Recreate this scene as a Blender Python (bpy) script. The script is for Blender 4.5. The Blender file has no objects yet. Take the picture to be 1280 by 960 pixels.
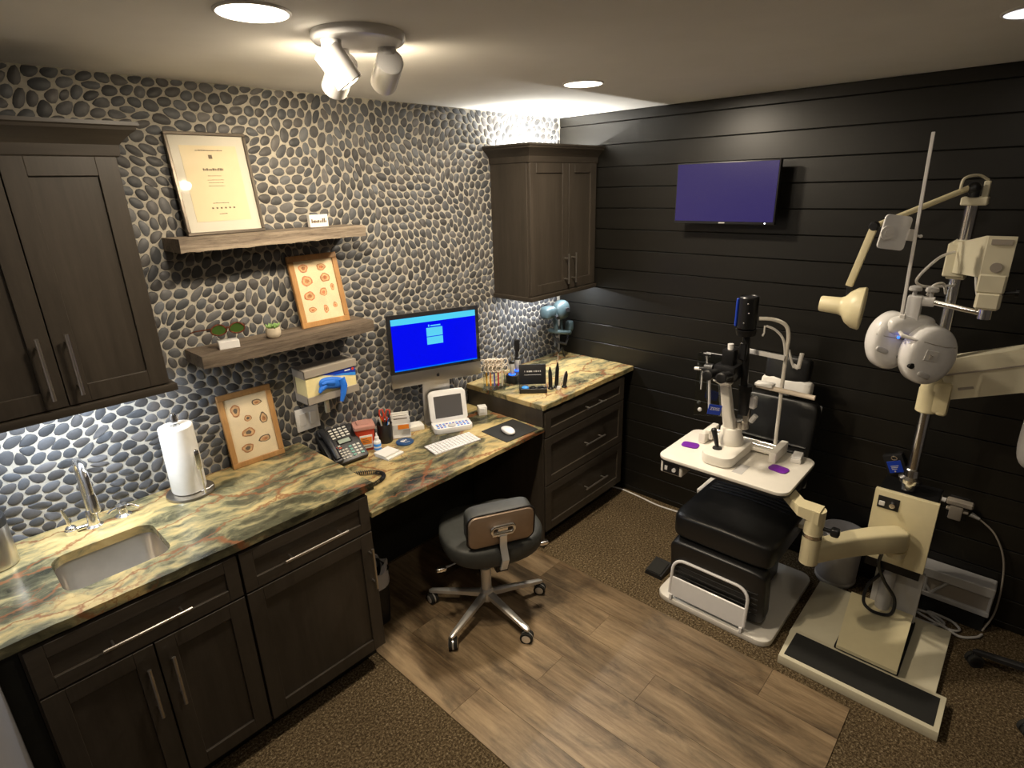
import bpy, bmesh, math, random
import numpy as np
from mathutils import Matrix, Vector
random.seed(7); rng = np.random.default_rng(11)
SC = bpy.context.scene; COL = SC.collection
R = math.radians; PI = math.pi

# ------------------------------------------------------------------ camera
cam = bpy.data.objects.new('camera', bpy.data.cameras.new('camera')); COL.objects.link(cam); SC.camera = cam
cam.data.sensor_width = 36; cam.data.lens = 713.557/1280*36; cam.data.clip_start = .02; cam.data.clip_end = 50
def cam_axes(yaw, pitch, roll):
    f = Vector((math.cos(pitch)*math.cos(yaw), math.cos(pitch)*math.sin(yaw), -math.sin(pitch)))
    r = f.cross(Vector((0,0,1))).normalized(); u = r.cross(f); c, s = math.cos(roll), math.sin(roll)
    return c*r+s*u, -s*r+c*u, f
CAMLOC = Vector((-3.1251,-2.4511,2.0393)); CR, CU, CF = cam_axes(R(43.147), R(19.133), R(-1.656))
cam.matrix_world = Matrix(((CR.x,CU.x,-CF.x,CAMLOC.x),(CR.y,CU.y,-CF.y,CAMLOC.y),(CR.z,CU.z,-CF.z,CAMLOC.z),(0,0,0,1)))
def px(P):                                   # world point -> photograph pixel (used only to rank pebbles by size in view)
    d = Vector(P)-CAMLOC; z = d.dot(CF)
    return 640+713.557*d.dot(CR)/z, 480-713.557*d.dot(CU)/z, z

# ------------------------------------------------------------------ world, exposure
W = bpy.data.worlds.new('world'); SC.world = W; W.use_nodes = True
W.node_tree.nodes['Background'].inputs[0].default_value = (.9,.95,1,1); W.node_tree.nodes['Background'].inputs[1].default_value = .004
vs = SC.view_settings; vs.view_transform = 'Standard'; vs.look = 'None'; vs.gamma = 1; vs.use_curve_mapping = False; vs.exposure = 0.55

# large-scale light levels (lamps are built with their fittings below)
WARM = (1.0,.82,.58); NEUT = (1.0,.86,.67); COOL = (.82,.90,1.0)
P_DOWN = (8, 20, .25, 3.6); P_SPOT = (34, 14, 13); P_SPILL = (0, 1.2, 1.5); P_UNDER_L = 4.6; P_UNDER_R = 4.0; P_TOP_R = 10.0

# ------------------------------------------------------------------ materials
MATS = {}
def new_mat(name):
    m = bpy.data.materials.new(name); m.use_nodes = True; MATS[name] = m
    nt = m.node_tree; return m, nt, nt.nodes['Principled BSDF']
def nd(nt, typ, **kw):
    n = nt.nodes.new(typ)
    for k, v in kw.items():
        if k.startswith('i_'):
            key = k[2:]; key = int(key) if key.isdigit() else key.replace('_',' ')
            n.inputs[key].default_value = v
        else: setattr(n, k, v)
    return n
def ramp(nt, stops, interp='LINEAR'):
    n = nt.nodes.new('ShaderNodeValToRGB'); cr = n.color_ramp; cr.interpolation = interp
    while len(cr.elements) > 1: cr.elements.remove(cr.elements[-1])
    for i, (p, c) in enumerate(stops):
        e = cr.elements[0] if i == 0 else cr.elements.new(p)
        e.position = p; e.color = (c[0], c[1], c[2], 1) if isinstance(c, (tuple, list)) else (c, c, c, 1)
    return n
def S(name, col, rough=.5, metal=0, spec=.5, var=.0, scale=30, bump=0, bscale=200, coat=0, trans=0, emit=None, es=0, alpha=1, ior=1.45):
    """plain principled material with optional fine procedural colour variation and relief"""
    m, nt, b = new_mat(name); L = nt.links
    b.inputs['Base Color'].default_value = (*col, 1); b.inputs['Roughness'].default_value = rough
    b.inputs['Metallic'].default_value = metal; b.inputs['Specular IOR Level'].default_value = spec
    b.inputs['Coat Weight'].default_value = coat; b.inputs['Transmission Weight'].default_value = trans; b.inputs['IOR'].default_value = ior
    b.inputs['Alpha'].default_value = alpha
    if emit: b.inputs['Emission Color'].default_value = (*emit, 1); b.inputs['Emission Strength'].default_value = es
    tc = nd(nt, 'ShaderNodeTexCoord')
    if var:
        n = nd(nt, 'ShaderNodeTexNoise', i_Scale=scale, i_Detail=4.0); L.new(tc.outputs['Object'], n.inputs['Vector'])
        r = ramp(nt, [(.3, tuple(c*(1-var) for c in col)), (.7, tuple(min(1, c*(1+var)) for c in col))])
        L.new(n.outputs['Fac'], r.inputs['Fac']); L.new(r.outputs['Color'], b.inputs['Base Color'])
    if bump:
        n = nd(nt, 'ShaderNodeTexNoise', i_Scale=bscale, i_Detail=3.0); L.new(tc.outputs['Object'], n.inputs['Vector'])
        bp = nd(nt, 'ShaderNodeBump', i_Strength=bump, i_Distance=.002); L.new(n.outputs['Fac'], bp.inputs['Height']); L.new(bp.outputs['Normal'], b.inputs['Normal'])
    return m
def wood(name, c0, c1, rough=.45, axis='z', scale=1.0, bump=.15, dark=None, objrand=0, contrast=1.0, blotch=0):
    m, nt, b = new_mat(name); L = nt.links
    tc = nd(nt, 'ShaderNodeTexCoord'); mp = nd(nt, 'ShaderNodeMapping'); L.new(tc.outputs['Object'], mp.inputs['Vector'])
    s = [14*scale]*3; s['xyz'.index(axis)] = 1.1*scale; mp.inputs['Scale'].default_value = s
    if objrand:
        oi = nd(nt, 'ShaderNodeObjectInfo'); vm = nd(nt, 'ShaderNodeVectorMath', operation='SCALE'); cb = nd(nt, 'ShaderNodeCombineXYZ')
        for k in range(3): L.new(oi.outputs['Random'], cb.inputs[k])
        L.new(cb.outputs[0], vm.inputs[0]); vm.inputs['Scale'].default_value = 37.0; L.new(vm.outputs[0], mp.inputs['Location'])
    n1 = nd(nt, 'ShaderNodeTexNoise', i_Scale=1.0, i_Detail=6.0, i_Roughness=.65, i_Distortion=.6); L.new(mp.outputs[0], n1.inputs['Vector'])
    n2 = nd(nt, 'ShaderNodeTexNoise', i_Scale=7.0, i_Detail=5.0, i_Roughness=.7); L.new(mp.outputs[0], n2.inputs['Vector'])
    mx = nd(nt, 'ShaderNodeMix', data_type='FLOAT'); mx.inputs[0].default_value = .4; L.new(n1.outputs['Fac'], mx.inputs[2]); L.new(n2.outputs['Fac'], mx.inputs[3])
    stops = [(.5-.17/contrast, c0), (.5+.17/contrast, c1)]
    if dark: stops = [(.30, dark), (.40, c0), (.62, c1)]
    r = ramp(nt, stops); L.new(mx.outputs[0], r.inputs['Fac'])
    out = r.outputs['Color']
    if blotch:
        mp3 = nd(nt, 'ShaderNodeMapping'); mp3.inputs['Scale'].default_value = (4.5,1.5,4.5); L.new(tc.outputs['Object'], mp3.inputs['Vector']); L.new(vm.outputs[0], mp3.inputs['Location'])
        n3 = nd(nt, 'ShaderNodeTexNoise', i_Scale=1.3, i_Detail=8.0, i_Roughness=.68, i_Distortion=.5); L.new(mp3.outputs[0], n3.inputs['Vector'])
        r3 = ramp(nt, [(.30, .30), (.38, 1-blotch), (.5, 1.0), (.66, 1+blotch*.6)]); L.new(n3.outputs['Fac'], r3.inputs['Fac'])
        mm = nd(nt, 'ShaderNodeMix', data_type='RGBA', blend_type='MULTIPLY'); mm.inputs[0].default_value = 1; L.new(out, mm.inputs[6]); L.new(r3.outputs['Color'], mm.inputs[7]); out = mm.outputs[2]
    if objrand:
        hv = nd(nt, 'ShaderNodeHueSaturation'); mr = nd(nt, 'ShaderNodeMapRange', i_3=1-objrand, i_4=1+objrand)
        L.new(oi.outputs['Random'], mr.inputs[0]); L.new(mr.outputs[0], hv.inputs['Value']); L.new(out, hv.inputs['Color']); out = hv.outputs[0]
    L.new(out, b.inputs['Base Color']); b.inputs['Roughness'].default_value = rough
    bp = nd(nt, 'ShaderNodeBump', i_Strength=bump, i_Distance=.002); L.new(n2.outputs['Fac'], bp.inputs['Height']); L.new(bp.outputs['Normal'], b.inputs['Normal'])
    return m
def granite():
    m, nt, b = new_mat('granite'); L = nt.links
    tc = nd(nt, 'ShaderNodeTexCoord'); O = tc.outputs['Object']
    w = nd(nt, 'ShaderNodeTexNoise', i_Scale=2.2, i_Detail=4.0, i_Roughness=.6); L.new(O, w.inputs['Vector'])
    ad = nd(nt, 'ShaderNodeVectorMath', operation='MULTIPLY_ADD'); L.new(w.outputs['Color'], ad.inputs[0]); ad.inputs[1].default_value = (.32,.32,.32); L.new(O, ad.inputs[2])
    mp = nd(nt, 'ShaderNodeMapping'); mp.inputs['Rotation'].default_value = (0,0,R(-28)); mp.inputs['Scale'].default_value = (1.7,5.2,5.2); L.new(ad.outputs[0], mp.inputs['Vector'])
    nA = nd(nt, 'ShaderNodeTexNoise', i_Scale=1.0, i_Detail=3.0, i_Roughness=.55); L.new(mp.outputs[0], nA.inputs['Vector'])
    fine = nd(nt, 'ShaderNodeTexNoise', i_Scale=4.0, i_Detail=8.0, i_Roughness=.75); L.new(mp.outputs[0], fine.inputs['Vector'])
    mixf = nd(nt, 'ShaderNodeMix', data_type='FLOAT'); mixf.inputs[0].default_value = .34; L.new(nA.outputs['Fac'], mixf.inputs[2]); L.new(fine.outputs['Fac'], mixf.inputs[3])
    base = ramp(nt, [(.36,(.026,.027,.017)), (.445,(.10,.094,.054)), (.495,(.26,.23,.12)), (.555,(.49,.37,.16)), (.64,(.58,.46,.22)), (.75,(.44,.40,.24))])
    L.new(mixf.outputs[0], base.inputs['Fac'])
    # branching rust veins
    ad2 = nd(nt, 'ShaderNodeVectorMath', operation='MULTIPLY_ADD'); w2 = nd(nt, 'ShaderNodeTexNoise', i_Scale=5.0, i_Detail=5.0, i_Roughness=.65); L.new(O, w2.inputs['Vector'])
    L.new(w2.outputs['Color'], ad2.inputs[0]); ad2.inputs[1].default_value = (.2,.2,.2); L.new(O, ad2.inputs[2])
    mp2 = nd(nt, 'ShaderNodeMapping'); mp2.inputs['Rotation'].default_value = (0,0,R(-25)); mp2.inputs['Scale'].default_value = (1.5,3.6,2.0); L.new(ad2.outputs[0], mp2.inputs['Vector'])
    vo = nd(nt, 'ShaderNodeTexVoronoi', feature='DISTANCE_TO_EDGE', i_Scale=1.25); L.new(mp2.outputs[0], vo.inputs['Vector'])
    vr = ramp(nt, [(.0,1), (.010,.85), (.032,.0)]); L.new(vo.outputs['Distance'], vr.inputs['Fac'])
    vo2 = nd(nt, 'ShaderNodeTexVoronoi', feature='DISTANCE_TO_EDGE', i_Scale=4.2); L.new(mp2.outputs[0], vo2.inputs['Vector'])
    vr2 = ramp(nt, [(.0,.75), (.02,.5), (.045,0)]); L.new(vo2.outputs['Distance'], vr2.inputs['Fac'])
    gate = nd(nt, 'ShaderNodeTexNoise', i_Scale=2.6, i_Detail=2.0); L.new(O, gate.inputs['Vector']); gr = ramp(nt, [(.5,0), (.62,1)]); L.new(gate.outputs['Fac'], gr.inputs['Fac'])
    m2 = nd(nt, 'ShaderNodeMath', operation='MULTIPLY'); L.new(vr2.outputs['Color'], m2.inputs[0]); L.new(gr.outputs['Color'], m2.inputs[1])
    mxv = nd(nt, 'ShaderNodeMath', operation='MAXIMUM'); L.new(vr.outputs['Color'], mxv.inputs[0]); L.new(m2.outputs[0], mxv.inputs[1])
    mk = nd(nt, 'ShaderNodeMath', operation='MULTIPLY'); mk.inputs[1].default_value = .85; L.new(mxv.outputs[0], mk.inputs[0])
    mc = nd(nt, 'ShaderNodeMix', data_type='RGBA'); L.new(mk.outputs[0], mc.inputs[0]); L.new(base.outputs['Color'], mc.inputs[6]); mc.inputs[7].default_value = (.23,.085,.034,1)
    L.new(mc.outputs[2], b.inputs['Base Color']); b.inputs['Roughness'].default_value = .22; b.inputs['Specular IOR Level'].default_value = .4
    return m
def carpet():
    m, nt, b = new_mat('carpet'); L = nt.links
    tc = nd(nt, 'ShaderNodeTexCoord'); O = tc.outputs['Object']
    n = nd(nt, 'ShaderNodeTexNoise', i_Scale=105.0, i_Detail=3.0, i_Roughness=.85); L.new(O, n.inputs['Vector'])
    n2 = nd(nt, 'ShaderNodeTexNoise', i_Scale=3.0, i_Detail=2.0); L.new(O, n2.inputs['Vector'])
    r = ramp(nt, [(.36,(.034,.022,.011)), (.5,(.105,.075,.041)), (.60,(.21,.158,.092)), (.70,(.44,.37,.26))]); L.new(n.outputs['Fac'], r.inputs['Fac'])
    hv = nd(nt, 'ShaderNodeHueSaturation'); mr = nd(nt, 'ShaderNodeMapRange', i_3=.75, i_4=1.25); L.new(n2.outputs['Fac'], mr.inputs[0]); L.new(mr.outputs[0], hv.inputs['Value']); L.new(r.outputs['Color'], hv.inputs['Color'])
    L.new(hv.outputs[0], b.inputs['Base Color']); b.inputs['Roughness'].default_value = 1; b.inputs['Specular IOR Level'].default_value = .05
    bp = nd(nt, 'ShaderNodeBump', i_Strength=.9, i_Distance=.006); L.new(n.outputs['Fac'], bp.inputs['Height']); L.new(bp.outputs['Normal'], b.inputs['Normal'])
    return m
def pebble():
    m, nt, b = new_mat('pebble'); L = nt.links
    at = nd(nt, 'ShaderNodeAttribute', attribute_name='tint'); tc = nd(nt, 'ShaderNodeTexCoord')
    n = nd(nt, 'ShaderNodeTexNoise', i_Scale=60.0, i_Detail=5.0, i_Roughness=.7); L.new(tc.outputs['Object'], n.inputs['Vector'])
    mr = nd(nt, 'ShaderNodeMapRange', i_3=.72, i_4=1.28); L.new(n.outputs['Fac'], mr.inputs[0])
    hv = nd(nt, 'ShaderNodeHueSaturation'); L.new(at.outputs['Color'], hv.inputs['Color']); L.new(mr.outputs[0], hv.inputs['Value'])
    L.new(hv.outputs[0], b.inputs['Base Color']); b.inputs['Roughness'].default_value = .5; b.inputs['Specular IOR Level'].default_value = .4
    bp = nd(nt, 'ShaderNodeBump', i_Strength=.25, i_Distance=.002); L.new(n.outputs['Fac'], bp.inputs['Height']); L.new(bp.outputs['Normal'], b.inputs['Normal'])
    return m
def thin_glass(name, col, base=.03):
    m, nt, b = new_mat(name); L = nt.links; nt.nodes.remove(b)
    tr = nd(nt, 'ShaderNodeBsdfTransparent'); tr.inputs[0].default_value = (*col, 1); gl = nd(nt, 'ShaderNodeBsdfGlossy', i_Roughness=.03)
    lw = nd(nt, 'ShaderNodeLayerWeight', i_Blend=.5); pw = nd(nt, 'ShaderNodeMath', operation='POWER'); pw.inputs[1].default_value = 4.0; L.new(lw.outputs['Facing'], pw.inputs[0])
    ml = nd(nt, 'ShaderNodeMath', operation='MULTIPLY'); ml.inputs[1].default_value = .5; L.new(pw.outputs[0], ml.inputs[0])
    ad = nd(nt, 'ShaderNodeMath', operation='ADD'); ad.inputs[1].default_value = base; L.new(ml.outputs[0], ad.inputs[0])
    mx = nd(nt, 'ShaderNodeMixShader'); L.new(ad.outputs[0], mx.inputs[0]); L.new(tr.outputs[0], mx.inputs[1]); L.new(gl.outputs[0], mx.inputs[2])
    L.new(mx.outputs[0], nt.nodes['Material Output'].inputs['Surface']); return m
granite(); carpet(); pebble()
wood('cabinet', (.031,.0245,.018), (.062,.050,.038), .42, 'z', .7, .05)
wood('cabinet_h', (.031,.0245,.018), (.062,.050,.038), .42, 'x', .7, .05)
wood('barnwood', (.13,.10,.075), (.34,.28,.21), .8, 'x', 1.5, .8, dark=(.035,.027,.02))
wood('barnwood_dark', (.085,.062,.044), (.21,.165,.12), .8, 'x', 1.5, .8, dark=(.022,.017,.012))
wood('oak', (.30,.15,.05), (.48,.26,.095), .45, 'z', 1.6, .1)
wood('plank', (.14,.090,.046), (.36,.26,.152), .46, 'y', .55, .12, dark=(.05,.03,.016), objrand=.1, blotch=.5)
wood('shiplap', (.0062,.0055,.0041), (.0105,.0094,.0072), .36, 'y', .8, .06)
S('grout', (.41,.38,.32), .9, var=.12, scale=60, bump=.5, bscale=400)
S('dark_finish', (.018,.019,.016), .6, var=.1); S('wall_shade_grey', (.17,.165,.17), .7, var=.03, bump=.1); S('ceiling_paint', (.88,.87,.83), .9, var=.02, scale=6, bump=.15, bscale=300)  # wall grey: shade put into the colour of a white wall
S('black_metal', (.012,.012,.013), .35, .3); S('black_plastic', (.015,.015,.016), .38, var=.1); S('matte_black', (.01,.01,.01), .8)
S('chrome', (.88,.87,.86), .17, 1, var=.02); S('steel', (.62,.58,.52), .28, 1, var=.06, scale=18); S('nickel', (.62,.58,.53), .3, 1, var=.03); S('aluminium', (.60,.58,.55), .35, 1, var=.02)
S('white_plastic', (.78,.76,.73), .4, var=.02); S('white_gloss', (.80,.79,.78), .22, var=.02, coat=.3); S('paper', (.80,.78,.73), .9, var=.03, bump=.1)
S('enamel', (.80,.765,.69), .35, var=.02); S('cream', (.74,.66,.42), .38, var=.02); S('cream_pale', (.72,.67,.50), .38, var=.02)
S('leather', (.012,.012,.012), .36, var=.15, scale=80, bump=.15, bscale=350); S('grey_leather', (.045,.047,.044), .5, var=.1, bump=.12, bscale=350)
S('beige_shell', (.36,.27,.20), .4, .5, var=.04); S('rubber', (.02,.02,.018), .85, bump=.4, bscale=300)
S('glass_dark', (.02,.02,.022), .08, coat=.5); thin_glass('glass', (1,1,1)); thin_glass('acrylic', (.86,.90,.88), .10)
S('red_plastic', (.62,.055,.018), .35, var=.05); S('clear_red', (.75,.38,.30), .25, trans=.35); S('orange', (.85,.25,.02), .5); S('blue_print', (.01,.045,.42), .45); S('light_blue', (.05,.30,.85), .45); S('glove_blue', (.02,.17,.72), .5, bump=.3, bscale=120)
S('yellow_card', (.86,.74,.38), .6, var=.04); S('grey_card', (.34,.30,.25), .6); S('purple', (.16,.015,.34), .5, bump=.2); S('coaster_blue', (.02,.07,.19), .35, var=.2, scale=80)
S('teal_grey', (.05,.075,.08), .35, var=.1, scale=30); S('succulent', (.22,.36,.12), .5, var=.3, scale=40); S('clay', (.58,.50,.38), .7, var=.08); S('tortoise', (.11,.035,.018), .2, var=.6, scale=120)
S('lens_green', (.05,.10,.02), .08, coat=.5); S('cert_paper', (.68,.58,.38), .7, var=.02); S('mat_board', (.60,.57,.49), .8); S('print_paper', (.78,.64,.42), .8, var=.07, scale=14); S('sepia', (.42,.19,.08), .8, var=.4, scale=60); S('sepia_red', (.55,.20,.09), .8, var=.4, scale=60); S('sepia_light', (.64,.40,.20), .8, var=.3, scale=50); S('ink', (.13,.10,.07), .8)
S('frame_metal', (.13,.11,.09), .35, .6); S('lcd', (.30,.36,.30), .3); S('key', (.62,.60,.54), .5); S('teal_key', (.18,.42,.35), .5); S('red_key', (.62,.08,.04), .5)
S('pencil_yellow', (.75,.42,.04), .5); S('pencil_red', (.5,.03,.05), .5); S('violet', (.12,.10,.42), .5); S('ring_cream', (.76,.66,.54), .45); S('device_screen', (.10,.095,.095), .2, coat=.4); S('grey_bin', (.52,.51,.50), .5, var=.03); S('pale_bin', (.66,.65,.67), .45, var=.03); S('polished', (.86,.85,.83), .30, .7, var=.02); S('bag', (.62,.60,.60), .45, bump=.6, bscale=60)
S('screen_blue', (0,0,0), .2, emit=(.0,.003,1.0), es=.60); S('screen_cyan', (0,0,0), .2, emit=(.10,.72,1.0), es=.62); S('screen_pale', (0,0,0), .2, emit=(.12,.72,1.0), es=.62); S('screen_line', (0,0,0), .2, emit=(.0,.18,1.0), es=.62)
S('tv_glow', (.01,.01,.015), .25, emit=(.014,.0085,.068), es=1.0); S('blue_led', (0,.02,.2), .3, emit=(.02,.12,1), es=2.5); S('white_led', (.8,.8,.8), .3, emit=(.9,.95,1), es=3)
S('lamp_disc', (.9,.9,.9), .5, emit=NEUT, es=5); S('lamp_disc_dim', (.9,.9,.9), .5, emit=(.9,.93,1), es=.9); S('spot_lens', (.9,.9,.8), .4, emit=(1,.82,.5), es=14); S('led_bar', (.9,.9,.9), .5, emit=COOL, es=4)

# ------------------------------------------------------------------ mesh builder
def rot3(rx=0, ry=0, rz=0): return (Matrix.Rotation(R(rz),4,'Z') @ Matrix.Rotation(R(ry),4,'Y') @ Matrix.Rotation(R(rx),4,'X'))
class MB:
    def __init__(s, M=None): s.bm = bmesh.new(); s.M = M or Matrix()
    def _put(s, b, M=None):
        M = s.M @ (M or Matrix()); b.verts.index_update()
        vs = [s.bm.verts.new(M @ v.co) for v in b.verts]
        for f in b.faces:
            try: nf = s.bm.faces.new([vs[v.index] for v in f.verts]); nf.material_index = f.material_index
            except ValueError: pass
        b.free(); return s
    def at(s, *loc, r=(0,0,0)): s.M = Matrix.Translation(loc) @ rot3(*r); return s
    def box(s, c, d, bev=0, seg=2, r=None):
        b = bmesh.new(); bmesh.ops.create_cube(b, size=1); bmesh.ops.scale(b, vec=d, verts=b.verts)
        if bev: bmesh.ops.bevel(b, geom=b.edges[:], offset=min(bev, min(d)*.49), segments=seg, profile=.6, affect='EDGES')
        return s._put(b, Matrix.Translation(c) @ (rot3(*r) if r else Matrix()))
    def b2(s, lo, hi, bev=0, seg=2):
        return s.box([(a+b)/2 for a, b in zip(lo, hi)], [abs(b-a) for a, b in zip(lo, hi)], bev, seg)
    def rings(s, rings, cap=True, closed=False):
        b = bmesh.new(); vv = [[b.verts.new(p) for p in r] for r in rings]; n = len(rings[0])
        pairs = list(zip(vv, vv[1:])) + ([(vv[-1], vv[0])] if closed else [])
        for a, c in pairs:
            for i in range(n):
                try: b.faces.new([a[i], a[(i+1)%n], c[(i+1)%n], c[i]])
                except ValueError: pass
        if cap and not closed:
            for r in (vv[0][::-1], vv[-1]):
                try: b.faces.new(r)
                except ValueError: pass
        bmesh.ops.recalc_face_normals(b, faces=b.faces[:]); return s._put(b)
    def cyl(s, p0, p1, r, r2=None, n=20, cap=True):
        return s.tube([p0, p1], [r, r if r2 is None else r2], n, cap=cap)
    def tube(s, pts, r, n=8, closed=False, cap=True):
        P = [Vector(p) for p in pts]; m = len(P); rr = r if isinstance(r, (list, tuple)) else [r]*m
        T = []
        for i in range(m):
            a = P[(i-1)%m] if (closed or i > 0) else P[i]; c = P[(i+1)%m] if (closed or i < m-1) else P[i]
            d = (c-a); T.append(d.normalized() if d.length > 1e-9 else Vector((0,0,1)))
        up = Vector((0,0,1)) if abs(T[0].z) < .9 else Vector((1,0,0)); nrm = T[0].cross(up).normalized(); rings = []
        for i in range(m):
            nrm = (nrm - T[i]*nrm.dot(T[i])); nrm = nrm.normalized() if nrm.length > 1e-6 else T[i].orthogonal().normalized(); bn = T[i].cross(nrm)
            rings.append([P[i]+rr[i]*(math.cos(2*PI*k/n)*nrm+math.sin(2*PI*k/n)*bn) for k in range(n)])
        return s.rings(rings, cap, closed)
    def lathe(s, prof, c=(0,0,0), n=28, cap=True):
        return s.rings([[(c[0]+max(r,1e-5)*math.cos(2*PI*k/n), c[1]+max(r,1e-5)*math.sin(2*PI*k/n), c[2]+z) for k in range(n)] for r, z in prof], cap)
    def prism(s, poly, z0, z1, bev=0, seg=2):
        b = bmesh.new(); f = b.faces.new([b.verts.new((x, y, z0)) for x, y in poly]); e = bmesh.ops.extrude_face_region(b, geom=[f])
        bmesh.ops.translate(b, vec=(0,0,z1-z0), verts=[v for v in e['geom'] if isinstance(v, bmesh.types.BMVert)])
        bmesh.ops.recalc_face_normals(b, faces=b.faces[:])
        if bev: bmesh.ops.bevel(b, geom=[e for e in b.edges if abs(e.verts[0].co.z-e.verts[1].co.z) < 1e-6], offset=bev, segments=seg, profile=.6, affect='EDGES')
        return s._put(b)
    def ell(s, c, r, n=20, m=12):
        b = bmesh.new(); bmesh.ops.create_uvsphere(b, u_segments=n, v_segments=m, radius=1); bmesh.ops.scale(b, vec=r if hasattr(r, '__len__') else (r,r,r), verts=b.verts)
        return s._put(b, Matrix.Translation(c))
    def pad(s, c, d, e=.35, e2=None, n=32, m=16, r=None, fn=None):      # cushion: superellipsoid
        e2 = e if e2 is None else e2; sp = lambda v, p: math.copysign(abs(v)**p, v); b = bmesh.new(); rows = []
        for i in range(m+1):
            ph = -PI/2+PI*i/m; row = []
            for k in range(n):
                th = 2*PI*k/n; x = sp(math.cos(ph), e)*sp(math.cos(th), e2); y = sp(math.cos(ph), e)*sp(math.sin(th), e2); z = sp(math.sin(ph), e)
                p = (x*d[0]/2, y*d[1]/2, z*d[2]/2); row.append(b.verts.new(fn(p) if fn else p))
            rows.append(row)
        for a, q in zip(rows, rows[1:]):
            for k in range(n): b.faces.new([a[k], a[(k+1)%n], q[(k+1)%n], q[k]])
        bmesh.ops.remove_doubles(b, verts=b.verts[:], dist=1e-5); bmesh.ops.recalc_face_normals(b, faces=b.faces[:])
        return s._put(b, Matrix.Translation(c) @ (rot3(*r) if r else Matrix()))
    def mesh(s, name, mat, ang=35):
        me = bpy.data.meshes.new(name); s.bm.to_mesh(me); s.bm.free()
        for k in (mat if isinstance(mat, (list, tuple)) else [mat]): me.materials.append(MATS[k])
        me.polygons.foreach_set('use_smooth', [True]*len(me.polygons)); me.set_sharp_from_angle(angle=R(ang)); return me
def rrect(w, h, r, n=5, c=(0,0)):
    out = []
    for sx, sy, a0 in ((1,1,0), (-1,1,90), (-1,-1,180), (1,-1,270)):
        for k in range(n+1):
            a = R(a0+90*k/n); out.append((c[0]+sx*(w/2-r)+r*math.cos(a), c[1]+sy*(h/2-r)+r*math.sin(a)))
    return out
def arc(c, r, a0, a1, n, plane='xz'):
    o = []
    for k in range(n+1):
        a = R(a0+(a1-a0)*k/n); q = [c[0], c[1], c[2]]; i, j = 'xyz'.index(plane[0]), 'xyz'.index(plane[1]); q[i] += r*math.cos(a); q[j] += r*math.sin(a); o.append(tuple(q))
    return o
def link(name, me, parent=None):
    o = bpy.data.objects.new(name, me); COL.objects.link(o); o.parent = parent; return o
def tag(o, label, cat, group=None):
    o['label'] = label; o['category'] = cat
    if group: o['group'] = group
    return o
class Th:                                    # a thing: an Empty at its base; parts are given in world (w=True) or local coordinates
    def __init__(s, name, label, cat, loc=(0,0,0), rz=0, group=None):
        s.o = link(name, None); s.o.location = loc; s.o.rotation_euler = (0,0,R(rz)); tag(s.o, label, cat, group)
        s.inv = (Matrix.Translation(loc) @ Matrix.Rotation(R(rz),4,'Z')).inverted()
    def add(s, name, mb, mat, parent=None, w=False, ang=35, label=None):
        if w: bmesh.ops.transform(mb.bm, matrix=s.inv, verts=mb.bm.verts[:])
        o = link(name, mb.mesh(name, mat, ang), parent or s.o)
        if label: o['label'] = label
        return o
def one(name, mb, mat, label, cat, loc=(0,0,0), rz=0, group=None, ang=35):   # a thing that is a single mesh (local coordinates)
    o = link(name, mb.mesh(name, mat, ang)); o.location = loc; o.rotation_euler = (0,0,R(rz)); return tag(o, label, cat, group)
def struct(name, mb, mat, parent=None, ang=35):
    o = link(name, mb.mesh(name, mat, ang), parent)
    if parent is None: o['kind'] = 'structure'
    return o
def text_mb(txt, size, M, depth=.0006):
    cu = bpy.data.curves.new('t', 'FONT'); cu.body = txt; cu.size = size; cu.align_x = 'CENTER'; cu.align_y = 'CENTER'; cu.extrude = depth
    o = bpy.data.objects.new('t', cu); COL.objects.link(o); me = bpy.data.meshes.new_from_object(o.evaluated_get(bpy.context.evaluated_depsgraph_get()))
    mb = MB(); mb.bm.from_mesh(me); bmesh.ops.transform(mb.bm, matrix=M, verts=mb.bm.verts[:]); bpy.data.objects.remove(o); bpy.data.curves.remove(cu); bpy.data.meshes.remove(me); return mb
def light(name, typ, loc, power, color, target=None, parent=None, **kw):
    d = bpy.data.lights.new(name, typ); d.energy = power; d.color = color
    for k, v in kw.items(): setattr(d, k, v)
    o = bpy.data.objects.new(name, d); COL.objects.link(o)
    if target is not None: o.rotation_euler = (Vector(target)-Vector(loc)).to_track_quat('-Z', 'Y').to_euler()
    o.location = loc; return o
H = 2.436; CZ = .914; DZ = .783; TH = .032

# ================================================================== the room
XL, XF, YB = -3.21, -4.3, -4.0                 # stub of left wall, far left wall, wall behind the camera
floor = struct('floor', MB().b2((XF,YB,-.1), (.1,.1,0)), 'carpet')
ceiling = struct('ceiling', MB().b2((XF,YB,H), (.1,.1,H+.1)), 'ceiling_paint')
mb = MB().b2((XL,0,.775), (.1,.1,H)); wall_back = struct('wall_back', mb, 'grout')
wall_lower = struct('wall_lower', MB().b2((XL,0,0), (.1,.1,.775)), 'dark_finish')  # back wall below the stone, one even dark colour
wall_right = struct('wall_right', MB().b2((.012,YB,0), (.1,0,H)), 'matte_black')
wall_left = struct('wall_left', MB().b2((XL-.1,-1.42,0), (XL,.1,H)).b2((XF,-1.42,0), (XL-.1,-1.32,H)), 'wall_shade_grey')
struct('wall_front', MB().b2((XF,YB-.1,0), (.1,YB,H)), 'wall_shade_grey')
struct('wall_side', MB().b2((XF-.1,YB-.1,0), (XF,-1.32,H)), 'wall_shade_grey')

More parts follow.
